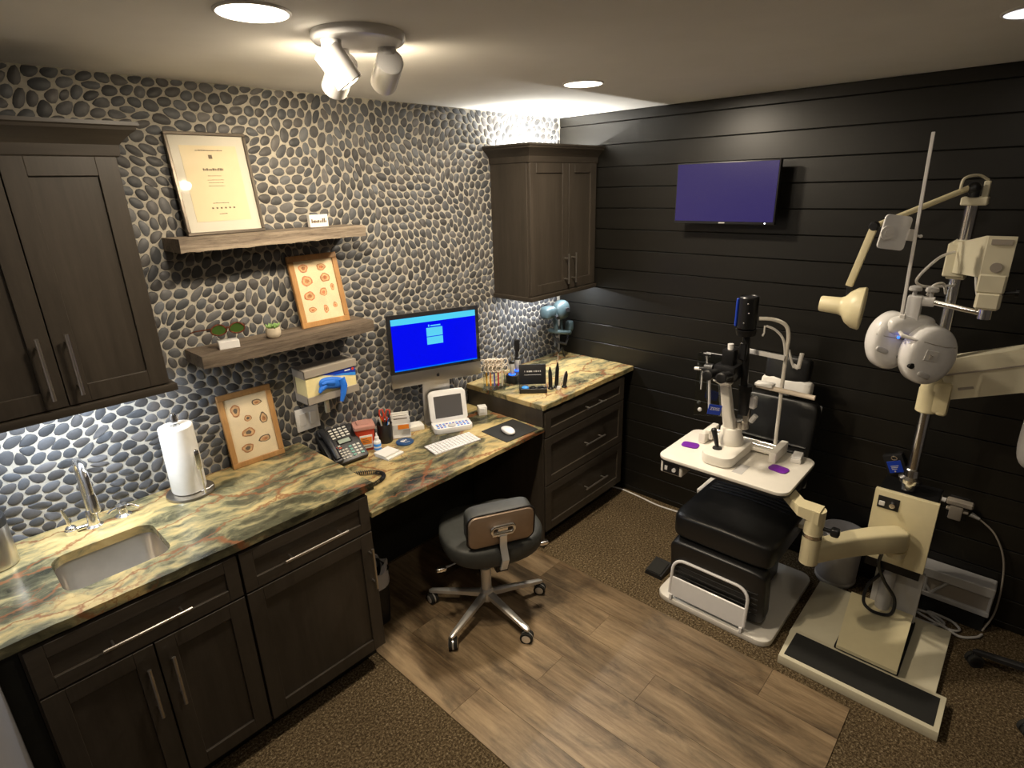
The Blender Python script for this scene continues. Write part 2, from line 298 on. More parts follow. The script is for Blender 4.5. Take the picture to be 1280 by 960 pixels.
# shiplap boards, one object each
gz = [H, 2.380, 2.255, 2.130, 2.015, 1.893, 1.768, 1.645, 1.522, 1.398, 1.275, 1.152, 1.028, .905, .78, .657, .533, .41, .286, .163, .04, 0]
for z1, z0 in zip(gz, gz[1:]):
    link('board', MB().b2((0,YB,z0+.0025), (.012,-.001,z1-.0025), .0012, 1).mesh('board', 'shiplap'), wall_right)

# vinyl planks set into the carpet, one object each
px0, px1, py0, py1 = -2.04, -.945, -2.232, -.02
wd = (px1-px0)/6; seams = [[-1.03], [-.55,-1.80], [-1.19,-2.0], [-1.56,-.35], [-1.206], [-.75,-1.93]]
for i in range(6):
    ys = [py1]+sorted(seams[i], reverse=True)+[py0]
    for a, b in zip(ys, ys[1:]):
        cx, cy = px0+wd*(i+.5), (a+b)/2
        o = link('plank', MB().box((0,0,.002), (wd-.001, a-b-.001, .005), .0004, 1).mesh('plank', 'plank'), floor); o.location = (cx, cy, 0)

# pebble tiles: anisotropic Voronoi cells, eroded for the grout and rounded
def pebbles():
    X0, X1, Z0, Z1 = XL, 0, .775, H; cw, ch = .0485, .0375
    pts = []
    nr = int((Z1-Z0)/ch)+3; nc = int((X1-X0)/cw)+3
    for j in range(-1, nr):
        for i in range(-1, nc):
            pts.append((X0+(i+.5*(j%2))*cw+rng.uniform(-.40,.40)*cw, Z0+j*ch+rng.uniform(-.40,.40)*ch))
    pts = np.array(pts); n = len(pts)
    fld = .9*np.sin(pts[:,0]*3.1+1.2*np.sin(pts[:,1]*2.3))+1.1*np.cos(pts[:,1]*4.2+pts[:,0]*1.7)
    ang = fld*1.3+rng.normal(0,.45,n); asp = rng.uniform(1.35,2.5,n); k = asp**.5
    c, s = np.cos(ang), np.sin(ang); a, b = 1/k**2, k**2
    Mt = np.stack([a*c*c+b*s*s, (a-b)*c*s, a*s*s+b*c*c], 1)
    cell = {}
    for i, p in enumerate(pts): cell.setdefault((int(p[0]//.1), int(p[1]//.1)), []).append(i)
    out = []; npts = pts.copy()
    for rnd, i, p in [(r_, i, None) for r_ in (0, 1) for i in range(n)]:
        if rnd == 1 and i == 0:                                             # one relaxation step: sites move to their cell centres
            pts = npts; cell = {}
            for q_, w_ in enumerate(pts): cell.setdefault((int(w_[0]//.1), int(w_[1]//.1)), []).append(q_)
        p = pts[i]
        if p[0] < X0+.012 or p[0] > X1-.012 or p[1] < Z0 or p[1] > Z1+.006: continue
        if p[0] > -.60 and 1.46 < p[1] < 2.12: continue                      # solid behind the cabinets
        if p[0] < -2.60 and 1.46 < p[1] < 2.12: continue
        if (p[0] < -2.03 or p[0] > -.90) and p[1] < CZ-.01: continue
        poly = [(p[0]+dx, p[1]+dz) for dx, dz in ((-.07,-.07), (.07,-.07), (.07,.07), (-.07,.07))]
        gx, gy = int(p[0]//.1), int(p[1]//.1)
        for ox in (-1,0,1):
            for oy in (-1,0,1):
                for j in cell.get((gx+ox, gy+oy), ()):
                    if j == i: continue
                    q = pts[j]; d = q-p
                    if d@d > .0169: continue
                    m = (Mt[i]+Mt[j])/2; nx = m[0]*d[0]+m[1]*d[1]; ny = m[1]*d[0]+m[2]*d[1]
                    ln = math.hypot(nx, ny); nx /= ln; ny /= ln; mid = (p+q)/2; off = nx*mid[0]+ny*mid[1]-.0017
                    new = []; L = len(poly)
                    for t in range(L):
                        A, B = poly[t], poly[(t+1)%L]; da = nx*A[0]+ny*A[1]-off; db = nx*B[0]+ny*B[1]-off
                        if da <= 0: new.append(A)
                        if (da < 0) != (db < 0) and da != db:
                            u = da/(da-db); new.append((A[0]+u*(B[0]-A[0]), A[1]+u*(B[1]-A[1])))
                    poly = new
                    if len(poly) < 3: break
                if len(poly) < 3: break
            if len(poly) < 3: break
        if len(poly) < 3: continue
        if rnd == 0: npts[i] = np.array(poly).mean(0); continue
        poly = [(min(max(x, X0), X1-.003), min(max(z, Z0), Z1-.002)) for x, z in poly]
        for _ in range(3):
            poly = [w for t in range(len(poly)) for A, B in ((poly[t], poly[(t+1)%len(poly)]),) for w in ((.75*A[0]+.25*B[0], .75*A[1]+.25*B[1]), (.25*A[0]+.75*B[0], .25*A[1]+.75*B[1]))]
        P = np.array(poly); dl = np.hypot(*(np.roll(P,-1,0)-P).T); tot = dl.sum()
        if tot < .05: continue
        cs = np.concatenate([[0], np.cumsum(dl)]); PP = np.vstack([P, P[:1]]); t = np.linspace(0, tot, 13)[:-1]
        P = np.stack([np.interp(t, cs, PP[:,0]), np.interp(t, cs, PP[:,1])], 1)
        c0 = P.mean(0); Q = P-c0; Lc = np.linalg.cholesky(Q.T@Q/len(Q)+1e-9*np.eye(2)); U = np.linalg.solve(Lc, Q.T); U /= np.linalg.norm(U, axis=0)
        P = c0+.55*Q+.45*(1.40*Lc@U).T; P[:,1] = np.minimum(P[:,1], Z1-.002); out.append(P)          # rounded towards its own ellipse
    return out
PEB = pebbles()
def peb_geo(P, h, o):
    ctr = P.mean(0); inn = ctr+(P-ctr)*.91; n = len(P)
    v = [(x-o[0], -.0004-o[1], z-o[2]) for x, z in P]+[(x-o[0], -h*.75-o[1], z-o[2]) for x, z in ctr+(P-ctr)*.95]+[(x-o[0], -h-o[1], z-o[2]) for x, z in inn]
    f = [(k, (k+1)%n, n+(k+1)%n, n+k) for k in range(n)]+[(n+k, n+(k+1)%n, 2*n+(k+1)%n, 2*n+k) for k in range(n)]+[tuple(range(2*n, 3*n))]
    return v, f
def peb_mesh(name, v, f, tints):
    me = bpy.data.meshes.new(name); me.from_pydata(v, [], f); me.materials.append(MATS['pebble'])
    at = me.attributes.new('tint', 'FLOAT_COLOR', 'FACE'); at.data.foreach_set('color', np.array(tints, dtype=np.float32).ravel())
    bm = bmesh.new(); bm.from_mesh(me); bmesh.ops.recalc_face_normals(bm, faces=bm.faces[:]); bm.to_mesh(me); bm.free()
    me.polygons.foreach_set('use_smooth', [True]*len(me.polygons)); me.set_sharp_from_angle(angle=R(50)); return me
def hidden(u, v):
    return not (0 < u < 1280 and 0 < v < 960) or (u < 210 and 150 < v < 500 and u < 150+.2*(v-180)) or (610 < u < 760 and 180 < v < 375)
def rank(P):
    q = [px((x, 0, z)) for x, z in P]; A = 0
    for t in range(len(q)): A += q[t][0]*q[(t+1)%len(q)][1]-q[(t+1)%len(q)][0]*q[t][1]
    cx = sum(a[0] for a in q)/len(q); cy = sum(a[1] for a in q)/len(q)
    return 0 if hidden(cx, cy) else abs(A)/2
order = sorted(range(len(PEB)), key=lambda i: -rank(PEB[i])); bigv, bigf, bigt = [], [], []
for n_, i in enumerate(order):
    P = PEB[i]; h = random.uniform(.0022,.0034); g = random.choice([.060,.076,.092,.118,.076,.09])*random.uniform(.85,1.15); w = random.uniform(-.06,.06)
    tint = (g*(1+w), g*(1.0), g*(1.04-w), 1)
    if n_ < 300:
        ctr = P.mean(0); v, f = peb_geo(P, h, (ctr[0], 0, ctr[1])); o = link('pebble', peb_mesh('pebble', v, f, [tint]*len(f)), wall_back); o.location = (ctr[0], 0, ctr[1])
    else:
        v, f = peb_geo(P, h, (0,0,0)); b0 = len(bigv); bigv += v; bigf += [tuple(k+b0 for k in q) for q in f]; bigt += [tint]*len(f)
o = link('pebbles', peb_mesh('pebbles', bigv, bigf, bigt), wall_back); o['kind'] = 'stuff'

# ================================================================== ceiling lamps
def downlight(c, label, power, disc):
    t = Th('downlight', label, 'ceiling light', (c[0], c[1], H))
    t.add('trim_ring', MB().lathe([(.086,0), (.086,-.003), (.082,-.006), (.079,-.005), (.079,0)], n=40), 'white_plastic')
    t.add('diffuser', MB().lathe([(.0785,-.001), (.0785,-.0048), (.03,-.005), (.001,-.005)], n=40), disc)
    if power: light('downlight_beam', 'AREA', (c[0], c[1], H-.010), power, NEUT, (c[0], c[1], 0), shape='DISK', size=.15)
downlight((-2.40,-.985), 'lit round downlight set in the ceiling beside the three-headed spotlight fitting', P_DOWN[0], 'lamp_disc')
downlight((-.956,-.875), 'lit round downlight in the ceiling before the small cabinet and the corner', P_DOWN[1], 'lamp_disc')
downlight((-.92,-2.31), 'dimmed round downlight in the ceiling above the phoropter stand', P_DOWN[2], 'lamp_disc_dim')
light('downlight_beam', 'AREA', (-2.385,-2.35,H-.010), P_DOWN[3], NEUT, (-2.385,-2.35,0), shape='DISK', size=.15)
_d = Th('downlight', 'lit round downlight in the ceiling over the open carpet opposite the counter', 'ceiling light', (-2.385,-2.35,H))
_d.add('trim_ring', MB().lathe([(.086,0), (.086,-.003), (.082,-.006), (.079,-.005), (.079,0)], n=40), 'white_plastic'); _d.add('diffuser', MB().lathe([(.0785,-.001), (.0785,-.0048), (.001,-.005)], n=40), 'lamp_disc')

TC = Vector((-2.105,-.965,H))
t = Th('spotlight_cluster', 'white round ceiling canopy carrying three tilted cylinder spotlights', 'spotlight', TC)
t.add('canopy', MB().lathe([(.125,0), (.125,-.012), (.118,-.022), (.105,-.026), (.001,-.026)], n=40), 'white_gloss')
heads = [((-.085,.0), (-.95,-1.55,.35), 0), ((-.01,.080), (-1.95,0,1.80), 1), ((.080,-.015), (-1.60,0,1.95), 2)]
for (dx, dy), tgt, k in heads:
    base = Vector((dx, dy, -.026)); kn = base+Vector((0,0,-.045)); d = (Vector(tgt)-(TC+kn)).normalized()
    sw = t.add('swivel', MB().cyl(base, base+Vector((0,0,-.018)), .026).cyl(base+Vector((0,0,-.015)), kn, .010, n=10), 'white_gloss')
    a, b = kn-d*.03, kn+d*(.068 if k == 0 else .085)
    hd = t.add('head', MB().tube([a, a+d*.004, b-d*.003, b, b-d*.006], [.031,.038,.038,.036,.032], 28), 'white_gloss')
    t.add('bulb', MB().tube([b-d*.010, b-d*.002, b+d*.002], [.031,.031,.018], 24), 'spot_lens', hd)
    P_SPILL[k] and light('bulb_spill', 'POINT', TC+b+d*.02, P_SPILL[k], WARM, shadow_soft_size=.02)
    light('spotlight_beam', 'SPOT', TC+b+d*.012, P_SPOT[k], WARM, tgt, spot_size=R(85), spot_blend=.8, shadow_soft_size=.02)

# ================================================================== fitted cabinets
def shaker(t, x0, x1, z0, z1, yf, handle=None, fr=.057, name='door', th=.02, parent=None, mat='cabinet'):
    """door or drawer front in world coords, face plane y=yf (facing -y); handle=((x,z),(x,z))"""
    g = .0016; x0 += g; x1 -= g; z0 += g; z1 -= g; mb = MB()
    mb.b2((x0,yf,z0), (x0+fr,yf+th,z1), .0012, 1).b2((x1-fr,yf,z0), (x1,yf+th,z1), .0012, 1)
    mb.b2((x0+fr,yf,z0), (x1-fr,yf+th,z0+fr), .0012, 1).b2((x0+fr,yf,z1-fr), (x1-fr,yf+th,z1), .0012, 1)
    d = t.add(name, mb, mat, parent, w=True)
    t.add('panel', MB().b2((x0+fr-.003,yf+.009,z0+fr-.003), (x1-fr+.003,yf+th,z1-fr+.003)), mat, d, w=True)
    if handle:
        (ax, az), (bx, bz) = handle; A, B = Vector((ax, yf-.032, az)), Vector((bx, yf-.032, bz)); u = (B-A).normalized()
        mb = MB().cyl(A, B, .0058, n=12)
        for q in (A+u*.028, B-u*.028): mb.cyl(q, (q.x, yf+.001, q.z), .0045, n=10)
        t.add('handle', mb, 'nickel', d, w=True, label='brushed nickel bar handle')
    return d
YF = -.588                                     # base cabinet carcass front; door faces stand proud of it
def base_body(t, x0, x1, toe=.1, y1=0, side=True):
    mb = MB().b2((x0,YF+.001,toe), (x1,y1-.008,CZ-TH-.001), .001, 1)
    t.add('body', mb, 'cabinet', w=True); t.add('toe_kick', MB().b2((x0+.004,YF+.07,0), (x1-.004,YF+.09,toe)), 'dark_finish', w=True)
t = Th('base_cabinet', 'dark wood sink cabinet with two doors under a false drawer front', 'cabinet', (-2.86,-.3,0), group='base cabinets')
t.add('body', MB().b2((-3.155,YF+.001,.1), (-2.566,YF+.02,CZ-TH-.001)).b2((-3.155,YF+.02,.1), (-3.137,-.008,CZ-TH-.001)).b2((-2.584,YF+.02,.1), (-2.566,-.008,CZ-TH-.001)).b2((-3.137,YF+.02,.1), (-2.584,-.008,.118)), 'cabinet', w=True)
t.add('toe_kick', MB().b2((-3.155,YF+.07,0), (-2.568,YF+.09,.1)), 'dark_finish', w=True)
shaker(t, -3.150, -2.568, .702, .866, YF-.02, ((-2.985,.775), (-2.738,.775)), .045, 'drawer_front', mat='cabinet_h')
shaker(t, -3.150, -2.860, .11, .698, YF-.02, ((-2.893,.635), (-2.893,.44))); shaker(t, -2.858, -2.568, .11, .698, YF-.02, ((-2.823,.635), (-2.823,.44)))
t = Th('base_cabinet', 'dark wood cabinet with one drawer over one wide door beside the desk', 'cabinet', (-2.3,-.3,0), group='base cabinets')
base_body(t, -2.564, -2.036)
shaker(t, -2.562, -2.038, .702, .866, YF-.02, ((-2.42,.772), (-2.16,.772)), .045, 'drawer_front', mat='cabinet_h'); shaker(t, -2.562, -2.038, .11, .698, YF-.02, ((-2.064,.635), (-2.064,.44)))
t = Th('base_cabinet', 'dark wood cabinet of three wide drawers against the shiplap wall', 'cabinet', (-.5,-.3,0), group='base cabinets')
base_body(t, -.908, -.08); t.add('side_panel', MB().b2((-.914,YF-.012,0), (-.906,-.008,CZ-TH-.001), .001, 1), 'cabinet', w=True)
for z0, z1, hz, hx in ((.712,.866,.787,(-.55,-.355)), (.412,.708,.555,(-.555,-.355)), (.11,.408,.252,(-.55,-.315))):
    shaker(t, -.902, -.10, z0, z1, YF-.02, ((hx[0],hz), (hx[1],hz)), .05, 'drawer', mat='cabinet_h')
# filler strip at the left end
struct('trim_2', MB().b2((XL,YF+.03,0), (-3.157,YF+.05,CZ-TH-.001)), 'dark_finish')

# stone tops
def slab(mb, x0, x1, y0, y1, z1, th, cut=None):
    def edge(a, b, n, dv):
        return [(a[0]+(b[0]-a[0])*k/n+(dv[0]*random.uniform(-1,1)*.0022), a[1]+(b[1]-a[1])*k/n+(dv[1]*random.uniform(-1,1)*.0022)) for k in range(n)]
    n = max(6, int((x1-x0)/.035)); m = max(6, int((y1-y0)/.035))
    poly = edge((x0,y0), (x1,y0), n, (0,1))+edge((x1,y0), (x1,y1), m, (1,0))+[(x1,y1), (x0,y1)]
    if not cut: mb.prism(poly, z1-th, z1, .003, 1); return mb
    # ring-shaped top around the sink cut-out: outer and inner loop bridged
    b = bmesh.new(); cx, cy, w, h, r = cut; inner = rrect(w, h, r, 6, (cx, cy)); K = 96
    out = []
    for k in range(len(inner)): out.append(inner[k])
    tops = []
    for z in (z1, z1-th):
        vo = [b.verts.new((x, y, z)) for x, y in poly]; vi = [b.verts.new((x, y, z)) for x, y in inner]; tops.append((vo, vi))
        es = [b.edges.new((vo[i], vo[(i+1)%len(vo)])) for i in range(len(vo))]+[b.edges.new((vi[i], vi[(i+1)%len(vi)])) for i in range(len(vi))]
        bmesh.ops.triangle_fill(b, use_beauty=True, use_dissolve=False, edges=es)
    for q in (0, 1):
        A, B = tops[0][q], tops[1][q]
        for i in range(len(A)): b.faces.new([A[i], A[(i+1)%len(A)], B[(i+1)%len(B)], B[i]])
    bmesh.ops.recalc_face_normals(b, faces=b.faces[:]); return mb._put(b)
SK = (-2.863,-.355,.30,.26,.05)
one('countertop', slab(MB(), XL+.003, -2.010, -.6125, -.006, CZ, TH, SK), 'granite', 'long veined green and gold granite worktop holding the sink', 'countertop')
one('countertop', slab(MB(), -.920, -.003, -.6125, -.006, CZ, TH), 'granite', 'short veined granite worktop on the drawer cabinet in the corner', 'countertop')
one('granite_desk', slab(MB(), -2.033, -.918, -.613, -.006, DZ, .026), 'granite', 'lower veined granite desk slab set between the two cabinets', 'desk')

# sink bowl hung under the stone
t = Th('sink', 'brushed stainless steel sink bowl let into the granite', 'sink', (SK[0], SK[1], CZ-TH-.2))
prof = [(.0,.012,.0), (.0,.0,.004), (-.05,.0,.0)]
def ringz(dw, z, r): return [(x, y, z) for x, y in rrect(SK[2]+dw, SK[3]+dw, max(.012, r), 6)]
mb = MB().rings([ringz(.05,.2,.06), ringz(.004,.2,.05), ringz(-.004,.19,.05), ringz(-.02,.03,.045), ringz(-.05,.006,.04), ringz(-.2,.002,.02), ringz(-.2,-.0005,.02), ringz(-.045,.003,.045), ringz(-.014,.03,.05), ringz(.002,.188,.055), ringz(.05,.197,.06)], closed=True)
t.add('bowl', mb, 'steel'); t.add('drain', MB().lathe([(.032,.0), (.032,.006), (.024,.004), (.001,.003)]), 'chrome')
t = Th('faucet', 'tall chrome gooseneck faucet standing behind the sink', 'faucet', (-2.855,-.105,CZ))
t.add('base', MB().lathe([(.028,0), (.028,.006), (.020,.014), (.017,.06), (.014,.07)]), 'chrome')
t.add('spout', MB().tube([(0,0,.05), (0,0,.2)]+[(0,-.062+.062*math.cos(R(a)), .22+.062*math.sin(R(a))) for a in range(0,181,15)]+[(0,-.124,.175)], .0115, 14), 'chrome')
t.add('spray_head', MB().tube([(0,-.124,.18), (0,-.124,.165), (0,-.125,.115), (0,-.125,.11)], [.012,.0155,.0165,.013], 16), 'chrome')
t.add('lever', MB().ell((-.066,.01,.02), (.017,.017,.012)).cyl((-.066,.01,0), (-.066,.01,.016), .02).tube([(-.066,.01,.02), (-.069,.012,.06), (-.075,.014,.10)], [.006,.0055,.004], 10).cyl((-.05,.006,.012), (0,0,.012), .008, n=10), 'chrome')
t = Th('soap_dispenser', 'small chrome faucet handle beside the gooseneck faucet', 'faucet handle', (-2.762,-.10,CZ))
t.add('body', MB().lathe([(.027,0), (.027,.004), (.016,.012), (.013,.03), (.021,.036), (.019,.046), (.004,.05)]), 'chrome'); t.add('lever', MB().tube([(.012,0,.038), (.03,-.006,.034), (.05,-.01,.018)], [.006,.006,.0045], 10).tube([(-.012,0,.038), (-.032,.004,.034), (-.044,.006,.024)], [.006,.006,.0045], 10), 'chrome')
t = Th('canister', 'brushed steel canister with a black lid at the end of the worktop', 'canister', (-3.128,-.135,CZ))
t.add('body', MB().lathe([(.052,0), (.055,.004), (.055,.14), (.053,.143)], n=36), 'steel'); t.add('lid', MB().lathe([(.056,.143), (.056,.172), (.05,.18), (.012,.182), (.012,.195), (.001,.197)], n=36), 'black_plastic')

# ================================================================== wall cabinets
UF = -.277; ZB, ZT = 1.4224, 2.167
def crown(x0, x1, wl=False, wr=False):
    rings = []
    for o, z in ((.0,ZT-.012), (.005,ZT-.008), (.008,ZT+.022), (.018,ZT+.034), (.036,ZT+.052), (.05,ZT+.062), (.052,ZT+.070), (.058,ZT+.074), (.058,ZT+.084), (-.018,ZT+.084), (-.018,ZT-.012)):
        a = x0-(0 if wl else o); b = x1+(0 if wr else o); f = UF-.02-o; rings.append([(a,f,z), (b,f,z), (b,-.002,z), (a,-.002,z)])
    return MB().rings(rings, closed=True)
def wall_cab(label, x0, x1, split, hz, wl, wr):
    t = Th('wall_cabinet', label, 'cabinet', ((x0+x1)/2, -.15, ZB))
    t.add('body', MB().b2((x0,UF,ZB), (x1,-.001,ZT), .001, 1), 'cabinet', w=True)
    t.add('crown_moulding', crown(x0, x1, wl, wr), 'cabinet_h', w=True, ang=25)
    o = .014; a = x0-(0 if wl else o); b = x1+(0 if wr else o)
    mb = MB().b2((a,UF-.034,ZB-.024), (b,UF+.004,ZB+.0015), .004, 2)
    if not wl: mb.b2((a,UF-.012,ZB-.024), (a+.02,-.004,ZB+.0015), .004, 2)
    if not wr: mb.b2((b-.02,UF-.012,ZB-.024), (b,-.004,ZB+.0015), .004, 2)
    t.add('light_rail', mb, 'cabinet_h', w=True)
    shaker(t, x0+.004, split, ZB+.004, ZT-.006, UF-.02, ((split-.036,hz[0]), (split-.036,hz[1]))); shaker(t, split, x1-.004, ZB+.004, ZT-.006, UF-.02, ((split+.036,hz[0]), (split+.036,hz[1])))
    return t
wall_cab('dark wood double-door wall cabinet hung above the sink', XL+.003, -2.557, -2.848, (1.655,1.462), True, False)
wall_cab('dark wood double-door wall cabinet in the corner by the shiplap', -.645, -.006, -.290, (1.645,1.465), False, True)
def led(name, label, x0, x1, y, z, up, power, col):
    t = Th(name, label, 'led strip', ((x0+x1)/2, y, z)); L = x1-x0; s = 1 if up else -1
    t.add('housing', MB().box((0,0,s*.004), (L,.022,.008), .001, 1), 'aluminium'); t.add('diffuser', MB().box((0,0,s*.009), (L-.01,.016,.003)), 'led_bar')
    light(name+'_glow', 'AREA', ((x0+x1)/2, y, z+s*.013), power, col, ((x0+x1)/2, y, z+s), shape='RECTANGLE', size=L-.02, size_y=.012)
led('led_strip', 'cool white strip light under the wall cabinet above the sink', -3.15, -2.60, -.20, ZB-.001, False, P_UNDER_L, COOL)
led('led_strip', 'cool white strip light under the small corner wall cabinet', -.60, -.06, -.20, ZB-.001, False, P_UNDER_R, (.95,.97,1))
led('led_strip', 'strip light hidden on top of the corner wall cabinet', -.60, -.06, -.10, ZT+.001, True, P_TOP_R, (1,.96,.88))

# ================================================================== floating shelves and what stands on them
def shelf(x0, x1, z0, z1, label, mat='barnwood'):
    b = bmesh.new(); n = 26; rings = []
    for k in range(n+1):
        x = x0+(x1-x0)*k/n; j = lambda s=.0025: random.uniform(-s, s)
        rings.append([(x,-.182+j(),z0+j()), (x,-.184+j(.002),(z0+z1)/2), (x,-.182+j(),z1+j(.0008)), (x,-.004,z1), (x,-.004,z0)])
    return one('floating_shelf', MB().rings(rings), mat, label, 'shelf', group='reclaimed wood shelves')
shelf(-2.402, -1.632, 1.845, 1.892, 'rough grey barnwood shelf carrying the framed certificate')
shelf(-2.408, -1.642, 1.412, 1.462, 'rough brown barnwood shelf carrying sunglasses, succulent and an oak frame', 'barnwood_dark')
def frame(name, label, cx, y0, z, w, h, fw, lean, mat, deco, rz=0, glass=True, depth=.018):
    """leaning picture frame: local x across, built upright then tipped back about its foot"""
    t = Th(name, label, 'picture frame', (cx, y0, z), rz); M = Matrix.Rotation(R(-lean),4,'X')
    mb = MB(M); d = depth
    for a, b in (((-w/2,0,0),(w/2,d,fw)), ((-w/2,0,h-fw),(w/2,d,h)), ((-w/2,0,fw),(-w/2+fw,d,h-fw)), ((w/2-fw,0,fw),(w/2,d,h-fw))): mb.b2(a, b, .002, 1)
    t.add('frame', mb, mat); t.add('backing', MB(M).b2((-w/2+.004,d-.004,.004), (w/2-.004,d,h-.004)), 'grey_card')
    deco(t, M, w, h, fw)
    if glass: t.add('glazing', MB(M).b2((-w/2+fw-.002,.003,fw-.002), (w/2-fw+.002,.0045,h-fw+.002)), 'glass')
    return t
def cert(t, M, w, h, fw):
    t.add('mat_board', MB(M).b2((-w/2+fw-.002,.008,fw-.002), (w/2-fw+.002,.010,h-fw+.002)), 'mat_board')
    p = t.add('certificate', MB(M).b2((-.103,.0068,.05), (.103,.0078,.325)), 'cert_paper'); mb = MB(M)
    for z, ww, hh in ((.306,.10,.0035), (.235,.075,.0085), (.215,.05,.0022), (.20,.06,.0022), (.19,.055,.0022), (.178,.06,.0022), (.115,.06,.0025), (.075,.03,.003)):
        x = -ww/2
        while x < ww/2:
            l = random.uniform(.003,.009); mb.b2((x,.0062,z), (min(x+l, ww/2),.0067,z+hh*random.uniform(.7,1.15))); x += l+.0016
    for k in range(6): mb.b2((-.008+k*.016-.03,.0062,.095), (-.001+k*.016-.03,.0067,.101))
    mb.b2((-.007,.0062,.278), (.007,.0067,.292), .002, 1)
    t.add('lettering', mb, 'ink', p)
def shapes(rows, mats):
    def f(t, M, w, h, fw):
        p = t.add('print', MB(M).b2((-w/2+fw-.002,.006,fw-.002), (w/2-fw+.002,.008,h-fw+.002)), 'print_paper'); iw, ih = w-2*fw, h-2*fw
        for n, (u, v, sx, sy, kind) in enumerate(rows):
            cx, cz = -iw/2+u*iw, fw+v*ih; mb = MB(M); k = 14
            def blob(s, y0, y1):
                pl = []
                for q in range(k):
                    a = 2*PI*q/k; rr = 1+.07*math.sin(3*a+n)+.06*math.sin(5*a+2*n)
                    if kind == 1: rr *= (1-.45*max(0, -math.sin(a)))
                    pl.append((cx+s*sx*iw*rr*math.cos(a), cz+s*sy*ih*rr*math.sin(a)))
                return [[(x, y1, z) for x, z in pl], [(x, y0, z) for x, z in pl]]
            mb.rings(blob(1,.0052,.006)); d = t.add('drawing', mb, mats[n % len(mats)], p)
            t.add('drawing', MB(M).rings(blob(.78,.0048,.0052)), 'sepia_light', p)
            t.add('drawing', MB(M).rings(blob(.42,.0044,.0048)), mats[(n+1) % len(mats)], p)
    return f
r2 = [(.22,.88,.12,.07,0), (.68,.87,.12,.06,0), (.24,.67,.14,.085,0), (.72,.69,.13,.075,0), (.22,.42,.14,.075,0), (.60,.44,.10,.09,1), (.86,.52,.05,.06,0), (.22,.18,.10,.06,1), (.57,.17,.06,.07,0), (.83,.20,.06,.06,1)]
r3 = [(.22,.80,.11,.10,0), (.74,.84,.12,.06,1), (.46,.64,.09,.05,0), (.82,.56,.10,.11,1), (.40,.42,.16,.07,0), (.74,.24,.15,.07,1), (.30,.18,.14,.07,0)]
frame('picture_frame', 'framed certificate with cream mat and thin dark metal frame', -2.182, -.075, 1.8935, .295, .372, .012, 8, 'frame_metal', cert)
frame('picture_frame', 'oak framed sheet of agate-like shell drawings leaning on the lower shelf', -1.822, -.085, 1.4635, .238, .318, .025, 11, 'oak', shapes(r2, ['sepia_red','sepia']))
frame('picture_frame', 'oak framed sheet of small seashell sketches leaning on the granite worktop', -2.222, -.062, CZ+.001, .228, .328, .024, 8, 'oak', shapes(r3, ['sepia','ink']), rz=-2)
t = Th('sign_block', 'small white block with dark wordmark standing on the upper shelf', 'sign', (-1.795,-.07,1.8928))
t.add('block', MB().box((0,0,.026), (.088,.02,.052), .001, 1), 'white_plastic'); mb = MB()
for k, (x, w_, h_) in enumerate([(-.033,.006,.016), (-.026,.005,.01), (-.019,.007,.011), (-.011,.006,.009), (-.003,.007,.011), (.005,.004,.009), (.011,.004,.009), (.018,.006,.017), (.026,.006,.018), (.033,.004,.008)]): mb.b2((x-w_/2,-.0106,.018), (x+w_/2,-.0099,.018+h_))
t.add('wordmark', mb, 'ink')
t = Th('display_stand', 'white block stand holding the sunglasses on the lower shelf', 'stand', (-2.283,-.125,1.4625), -12)
t.add('block', MB().box((0,0,.016), (.075,.05,.032), .002, 1), 'white_gloss'); t.add('prop', MB().tube([(0,.004,.03), (.002,.004,.055), (.004,.0,.074)], .0025, 8), 'acrylic')
t = Th('sunglasses', 'tortoiseshell sunglasses with green lenses propped on the white block', 'sunglasses', (-2.276,-.125,1.537), -12)
def lens_ring(cx, s=1): return [(cx+.026*s*math.cos(a)*(1+.08*math.cos(2*a)), -.012+.0*a, .021*s*math.sin(a)*(1+.1*math.sin(a))) for a in [2*PI*k/20 for k in range(20)]]
for cx in (-.033,.033):
    r = t.add('rim', MB().tube(lens_ring(cx), .0032, 8, closed=True), 'tortoise'); t.add('lens', MB().rings([[(x,-.0125,z) for x, _, z in lens_ring(cx,.94)], [(x,-.0108,z) for x, _, z in lens_ring(cx,.94)]]), 'lens_green', r)
t.add('bridge', MB().tube([(-.008,-.012,.006), (0,-.014,.010), (.008,-.012,.006)], .003, 8), 'tortoise')
for s in (-1,1): t.add('temple', MB().tube([(s*.060,-.012,.010), (s*.066,0,.010), (s*.068,.06,.004), (s*.064,.085,-.012)] if s > 0 else [(-.060,-.012,.010), (-.072,-.004,.008), (-.115,.012,.004), (-.13,.02,-.002)], .0026, 8), 'tortoise')
t = Th('potted_succulent', 'tiny green succulent in a round clay pot on the lower shelf', 'plant', (-2.092,-.115,1.4625))
t.add('pot', MB().lathe([(.020,0), (.028,.008), (.031,.025), (.028,.044), (.025,.044), (.024,.036), (.001,.036)]), 'clay')
for k in range(17):
    a = k*2.4; rr = .004+.0013*k; t.add('leaf', MB(Matrix.Translation((rr*math.cos(a), rr*math.sin(a), .047+.003*math.cos(k))) @ rot3(0, 38+k*1.2, math.degrees(a))).ell((0,0,.004), (.005,.0035,.010), 8, 6), 'succulent')

